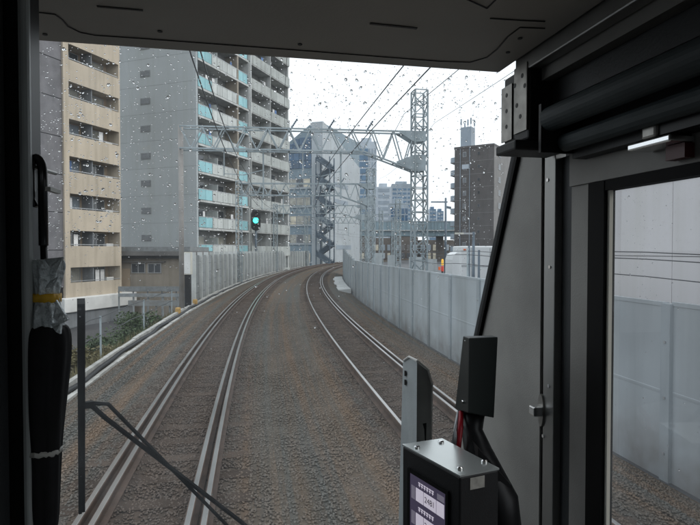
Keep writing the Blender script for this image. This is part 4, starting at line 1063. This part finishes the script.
# black bracket with perforated plates
bk = thing('wiper_motor_bracket', 'black bracket block with perforated steel plates at the top windscreen corner', 'bracket', (.435, .76, EYE.z + .155))
def W(x0, x1, y0, y1, z0, z1): return MB().box(x0, x1, y0, y1, EYE.z + z0, EYE.z + z1)
bevel(W(.3935, .466, .697, .737, .155, ZC - .004).build('body', 'cab_black', bk, world=True), .003)
bevel(W(.4055, .456, .742, .793, .165, ZC - .006).build('rear_body', 'cab_black', bk, world=True), .003)
pl_ = W(.3912, .3933, .699, .7345, .168, ZC - .010).build('perforated_plate', 'plate_metal', bk, world=True)
for y_, z0_ in ((.707, .246), (.7, .230), (.722, .208), (.712, .190), (.728, .238)):
    q = Vector((.3908, y_ + .004, EYE.z + z0_)); MB().tube([q, q + Vector((.001, 0, 0))], .0034, 10).build('hole', 'cab_black', pl_, world=True)
pl2 = W(.4032, .4053, .764, .797, .168, ZC - .02).build('perforated_plate', 'plate_metal', bk, world=True)
for z0_ in (.19, .214, .238):
    q = Vector((.4028, .78, EYE.z + z0_)); MB().tube([q, q + Vector((.001, 0, 0))], .0034, 10).build('hole', 'cab_black', pl2, world=True)
bevel(W(px_x(501, .74), .46, .70, .76, .140, .1545).build('lower_clamp', 'cab_dark', bk, world=True), .003)

# grey post at the windscreen
gp = thing('handle_post', 'grey painted metal post with worn chamfered top before the windscreen', 'post', (*onY(415, 520, .93).xy, EYE.z - .80))
d0 = .97
def q3(px, py, d): return at(px, py, d)
fA = [q3(403, 362, d0 + .03), q3(409, 358, d0 + .005), q3(417, 362, d0 - .025), q3(416, 545, d0 - .025), q3(398, 545, d0 + .03)]
back = FW * .012 + RT * .004
pb = MB().prism(fA, back).build('front_face', 'post_paint', gp, world=True)
fB = [q3(417, 362, d0 - .025), q3(428, 371, d0 - .01), q3(432, 385, d0 - .005), q3(430, 545, d0 - .005), q3(416, 545, d0 - .025)]
MB().prism(fB, FW * .03).build('side_face', 'post_shaded', gp, world=True)
MB().tube([q3(404, 360.5, d0 + .024), q3(409, 356.8, d0 + .002), q3(417, 360.5, d0 - .029), q3(428, 369.5, d0 - .013), q3(432.4, 385, d0 - .008)], .0021, 6).build('worn_edge', 'worn_edge', gp, world=True)
MB().tube([q3(432.4, 385, d0 - .008), q3(431.4, 455, d0 - .008)], .0012, 5).build('worn_edge', 'worn_edge', gp, world=True)
MB().prism([q3(419, 424, d0 - .021), q3(426.5, 423, d0 - .012), q3(426, 446, d0 - .012), q3(418, 447, d0 - .021)], FW * .004).build('slot', 'rubber', gp, world=True)
for py in (371, 380): MB().prism([q3(404.5, py, d0 + .019), q3(406, py, d0 + .012), q3(406, py + 5, d0 + .012), q3(404.5, py + 5, d0 + .019)], FW * .004).build('slot', 'rubber', gp, world=True)
gpb = q3(413, 560, d0)
MB().box(gpb.x - .04, gpb.x + .04, gpb.y - .04, gpb.y + .04, EYE.z - .81, gpb.z + .03).build('base', 'cab_dark', gp, world=True)

# display unit
def camw(x, d, z): return EYE + Vector((RT.x * x + math.sin(YAW) * d, RT.y * x + math.cos(YAW) * d, z))
k_ = 1.12
Aq, Bq, Cq, Dq = [Vector((x * k_, d * k_)) for x, d in ((.0676, .695), (.1224, .717), (.1704, .619), (.1218, .598))]
hz_ = -.25 * k_
def cw(p, z): return camw(p.x, p.y, z)
du = thing('display_unit', 'black display unit with a lit number screen and pale metal lid', 'display', (*cw((Aq + Cq) / 2, 0).xy, EYE.z - .80))
bevel(MB().prism([cw(p, hz_ - .002) for p in (Aq, Bq, Cq, Dq)], (0, 0, -.235)).build('body', 'unit_black', du, world=True), .002)
ctr = (Aq + Bq + Cq + Dq) / 4
lid = MB().prism([cw(p + (p - ctr) * .012, hz_ - .0016) for p in (Aq, Bq, Cq, Dq)], (0, 0, .0022)).build('lid', 'unit_top', du, world=True)
for a, b_ in ((.16, .15), (.12, .80), (.86, .2), (.80, .86)):
    p = Aq + (Dq - Aq) * a + (Bq - Aq) * b_; c = cw(p, hz_ + .0006)
    MB().lathe([(.0042, 0), (.0042, .002), (.0025, .0034)], 12).build('screw', 'chrome', du).location = wm(du).inverted() @ c
# screen frame of reference on face A-D
e1 = (cw(Dq, 0) - cw(Aq, 0)); wA = e1.length; e1.normalize(); e2 = Vector((0, 0, 1)); nn = e1.cross(e2).normalized()
if nn.dot(EYE - cw(Aq, 0)) < 0: nn = -nn
O_ = cw(Aq, hz_ - .002)
def fp(u, v, o=0.0): return O_ + e1 * (u * wA) - e2 * v + nn * o
def fq(name, u0, u1, v0, v1, o, t, mat, par): return MB().prism([fp(u0, v0, o), fp(u1, v0, o), fp(u1, v1, o), fp(u0, v1, o)], nn * t).build(name, mat, par, world=True)
scn = fq('screen', .17, .80, .030, .175, .0008, .001, 'screen_dark', du)
fq('bezel', .13, .17, .025, .18, .0006, .0024, 'rubber', du); fq('bezel', .80, .84, .025, .18, .0006, .0024, 'rubber', du); fq('bezel', .17, .80, .0255, .030, .0006, .0024, 'rubber', du)
rowv = [(.046, .064), (.081, .099)]
for r_, (v0, v1) in enumerate(rowv):
    fq('field', .20, .27, v0, v1, .0019, .0004, 'screen_mid', scn); fq('field', .285, .42, v0, v1, .0019, .0004, 'screen_white', scn)
    fq('field', .43, .64, v0, v1, .0019, .0004, 'screen_white', scn); fq('field', .65, .775, v0, v1, .0019, .0004, 'screen_white', scn)
for a, b_ in ((.22, .46), (.50, .77)): fq('button', a, b_, .110, .128, .0019, .0004, 'screen_mid', scn)
fq('button', .66, .775, .036, .0435, .0019, .0004, 'screen_mid', scn)
fq('field', .22, .77, .138, .160, .0019, .0004, 'screen_mid', scn)
def text(body, u, v, size, mat, par, name='digits'):
    cu = bpy.data.curves.new('t', 'FONT'); cu.body = body; cu.size = size; cu.align_x = 'CENTER'; cu.align_y = 'CENTER'
    o = bpy.data.objects.new('t', cu); COL.objects.link(o); dg_ = bpy.context.evaluated_depsgraph_get(); me = bpy.data.meshes.new_from_object(o.evaluated_get(dg_))
    bpy.data.objects.remove(o); me.materials.clear(); me.materials.append(M[mat])
    mt = Matrix((e1, e2, nn)).transposed().to_4x4(); P = fp(u, v, .0026)
    mt.translation = P; me.transform(wm(par).inverted() @ mt); return link(name, me, par)
text('2481', .535, .055, .0112, 'rubber', scn); text('2480', .535, .090, .0112, 'rubber', scn)
for v0, u0, n_ in ((.0365, .33, 6), (.0710, .33, 6)):          # headings too small to read in the photo: only their strokes
    for k in range(n_):
        u = u0 + k * .047; fq('heading', u, u + .036, v0, v0 + .0016, .0019, .0004, 'screen_white', scn); fq('heading', u + .004, u + .032, v0 + .0030, v0 + .0044, .0019, .0004, 'screen_white', scn); fq('heading', u + .014, u + .022, v0 + .0017, v0 + .0062, .0019, .0003, 'screen_white', scn)
# sticker and neck
e3 = (cw(Cq, 0) - cw(Dq, 0)); wC = e3.length; e3.normalize(); n3 = e3.cross(e2); 
if n3.dot(EYE - cw(Dq, 0)) < 0: n3 = -n3
P0 = cw(Dq, hz_ - .002)
MB().prism([P0 + e3 * (.25 * wC) - e2 * .003 + n3 * .0004, P0 + e3 * (.62 * wC) - e2 * .003 + n3 * .0004, P0 + e3 * (.62 * wC) - e2 * .018 + n3 * .0004, P0 + e3 * (.25 * wC) - e2 * .018 + n3 * .0004], n3 * .0004).build('sticker', 'sticker', du, world=True)
c = cw(ctr, 0); MB().tube([(c.x, c.y, EYE.z - .81), (c.x, c.y, EYE.z + hz_ - .23)], .03, 16).build('stand', 'unit_black', du, world=True)

# black wedge housing on a cable neck
hd_ = thing('wedge_housing', 'tall black wedge-shaped housing on a cable neck by the right pillar', 'housing', (*at(476, 440, .80).xy, EYE.z - .80))
dh = .78
fr_ = [at(469, 338, dh), at(498, 337, dh + .03), at(494, 418, dh + .03), at(468, 413, dh)]
bk_ = [at(463, 336, dh + .035), at(492, 335.5, dh + .07), at(487, 412, dh + .10), at(455, 408, dh + .075)]
hb = MB().add(fr_ + bk_, [(0, 1, 2, 3), (4, 5, 6, 7), (0, 4, 5, 1), (1, 5, 6, 2), (2, 6, 7, 3), (3, 7, 4, 0)])
bevel(hb.build('shell', 'housing_green', hd_, world=True), .0015)
for px, py in ((466, 341), (463, 402)): 
    q = at(px, py, dh + .022); MB().tube([q - FW * .003, q + FW * .004], .0018, 8).build('screw', 'chrome', hd_, world=True)
nb_ = at(474, 414, dh + .05)
MB().tube([nb_, at(472, 430, dh + .05), at(478, 452, dh + .03), at(500, 500, dh), at(505, 545, dh)], [.016, .016, .021, .026, .026], 12).build('neck', 'cab_black', hd_, world=True, smooth=True)
MB().tube([at(461, 412, dh + .05), at(460, 430, dh + .03), at(458, 450, dh + .03), at(464, 480, dh + .02)], .0042, 8).build('red_cable', 'red_cable', hd_, world=True, smooth=True)
MB().tube([at(458, 412, dh + .05), at(455, 430, dh + .03), at(457, 452, dh + .03)], .0022, 8).build('grey_cable', 'frame_alu', hd_, world=True, smooth=True)
q = at(467, 426, dh + .05); MB().tube([q - RT * .014, q + RT * .014], .003, 8).build('cable_tie', 'cabinet', hd_, world=True)
pb_ = [at(478, 448, dh - .01), at(512, 486, dh - .01), at(512, 560, dh - .01), at(478, 560, dh - .01)]
MB().prism(pb_, FW * .03).build('foot_plate', 'cab_black', hd_, world=True)
q = at(495, 560, dh); MB().box(q.x - .03, q.x + .03, q.y - .02, q.y + .03, EYE.z - .81, q.z + .02).build('foot', 'cab_black', hd_, world=True)

# umbrella hanging at the partition post
DU = .555
um = thing('umbrella', 'folded black umbrella with silver lining and yellow strap hanging at left', 'umbrella', tuple(at(44, 480, DU)))
hk = []
for k in range(15):
    t = math.pi * (k / 14) * 1.0; hk.append(at(40.5 + 0 - 0, 170, DU) + RT * (.0075 * math.cos(math.pi - t) * -1 * -1) + Vector((0, 0, .018 * math.sin(t))) + FW * (.010 * (k / 14)))
cx = at(36.5, 172, DU)
hk = [cx + RT * .0062 + Vector((0, 0, -.075))] + [cx + RT * (.0062 * math.cos(math.pi * k / 12)) + Vector((0, 0, .014 * math.sin(math.pi * k / 12))) for k in range(13)] + [cx + RT * -.0062 + Vector((0, 0, -.028)), cx + RT * -.003 + Vector((0, 0, -.036))]
MB().tube(hk, .0046, 12).build('handle', 'handle_gloss', um, world=True, smooth=True)
MB().tube([cx + RT * .0062 + Vector((0, 0, -.07)), at(47, 330, DU)], .0035, 8).build('shaft', 'unit_black', um, world=True, smooth=True)
def crumple(name, rows, mat, seed, folds=7, amp=.25, n=44, world_d=DU):
    rnd = random.Random(seed); ph = [rnd.uniform(0, 6.28) for _ in range(4)]; vs = []; fs = []
    for i, (pxc, py, r) in enumerate(rows):
        c = at(pxc, py, world_d)
        for k in range(n):
            t = 2 * math.pi * k / n
            rr = r * (1 + amp * (.6 * math.sin(folds * t + ph[0] + .5 * i) + .4 * math.sin((folds * 2 - 1) * t + ph[1] - .8 * i))) * (1 + rnd.uniform(-.05, .05))
            vs.append(c + RT * (rr * math.cos(t)) + FW * (rr * math.sin(t)) + Vector((0, 0, rnd.uniform(-.0012, .0012))))
    for i in range(len(rows) - 1):
        for k in range(n): fs.append((i * n + k, i * n + (k + 1) % n, (i + 1) * n + (k + 1) % n, (i + 1) * n + k))
    fs += [tuple(range(n)), tuple(range((len(rows) - 1) * n, len(rows) * n))]
    o = MB().add(vs, fs).build(name, mat, um, world=True, smooth=True); 
    if len(rows) > 2: ss_ = o.modifiers.new('sub', 'SUBSURF'); ss_.levels = ss_.render_levels = 2
    return o
px2m = DU / FPX
crumple('silver_lining', [(47, 262, 10 * px2m), (47, 258, 14 * px2m), (47, 266, 15 * px2m), (46.5, 276, 13 * px2m), (46, 288, 12.5 * px2m), (45.5, 298, 11.5 * px2m), (46, 308, 13 * px2m), (46.5, 318, 14.5 * px2m), (47, 328, 15.5 * px2m), (47, 336, 15 * px2m)], 'silver_cloth', 5, 7, .22)
for k, poly in enumerate(([(44, 259), (63, 257), (56, 273), (50, 268)], [(50, 281), (59, 276), (54, 286), (45, 288)], [(56, 300), (68, 320), (60, 324), (53, 318)], [(50, 324), (61, 322), (60, 334), (56, 332)])):
    pts = [at(x, y, DU - .022 - .002 * j) for j, (x, y) in enumerate(poly)]
    MB().prism(pts, FW * .003).build('loose_fold', 'silver_cloth', um, world=True)
crumple('strap', [(45.5, 294, 14.2 * px2m), (45.5, 302, 14.2 * px2m)], 'yellow_band', 6, 3, .03)
crumple('canopy', [(48, 326, 10 * px2m), (49, 324, 20 * px2m), (48.5, 345, 21.5 * px2m), (47, 380, 20 * px2m), (45.5, 420, 17 * px2m), (45, 450, 14.5 * px2m), (45, 490, 13.5 * px2m), (45, 545, 12 * px2m)], 'black_cloth', 7, 5, .06)
crumple('band', [(45, 448, 15.6 * px2m), (45, 453, 15.6 * px2m)], 'white_band', 8, 3, .03)
# peg that carries the umbrella
pg = at(40, 187, DU)
o = MB().tube([cx + RT * .0 + Vector((0, 0, .0045)) - FW * .004, cx + Vector((0, 0, .0045)) + FW * .036], .0022, 8).build('peg', 'steel_strip', cab, world=True)
MB().box(pg.x + .006, pg.x + .011, pg.y - .004, pg.y + .03, pg.z - .004, pg.z + .0).build('peg_tab', 'white_band', cab, world=True)
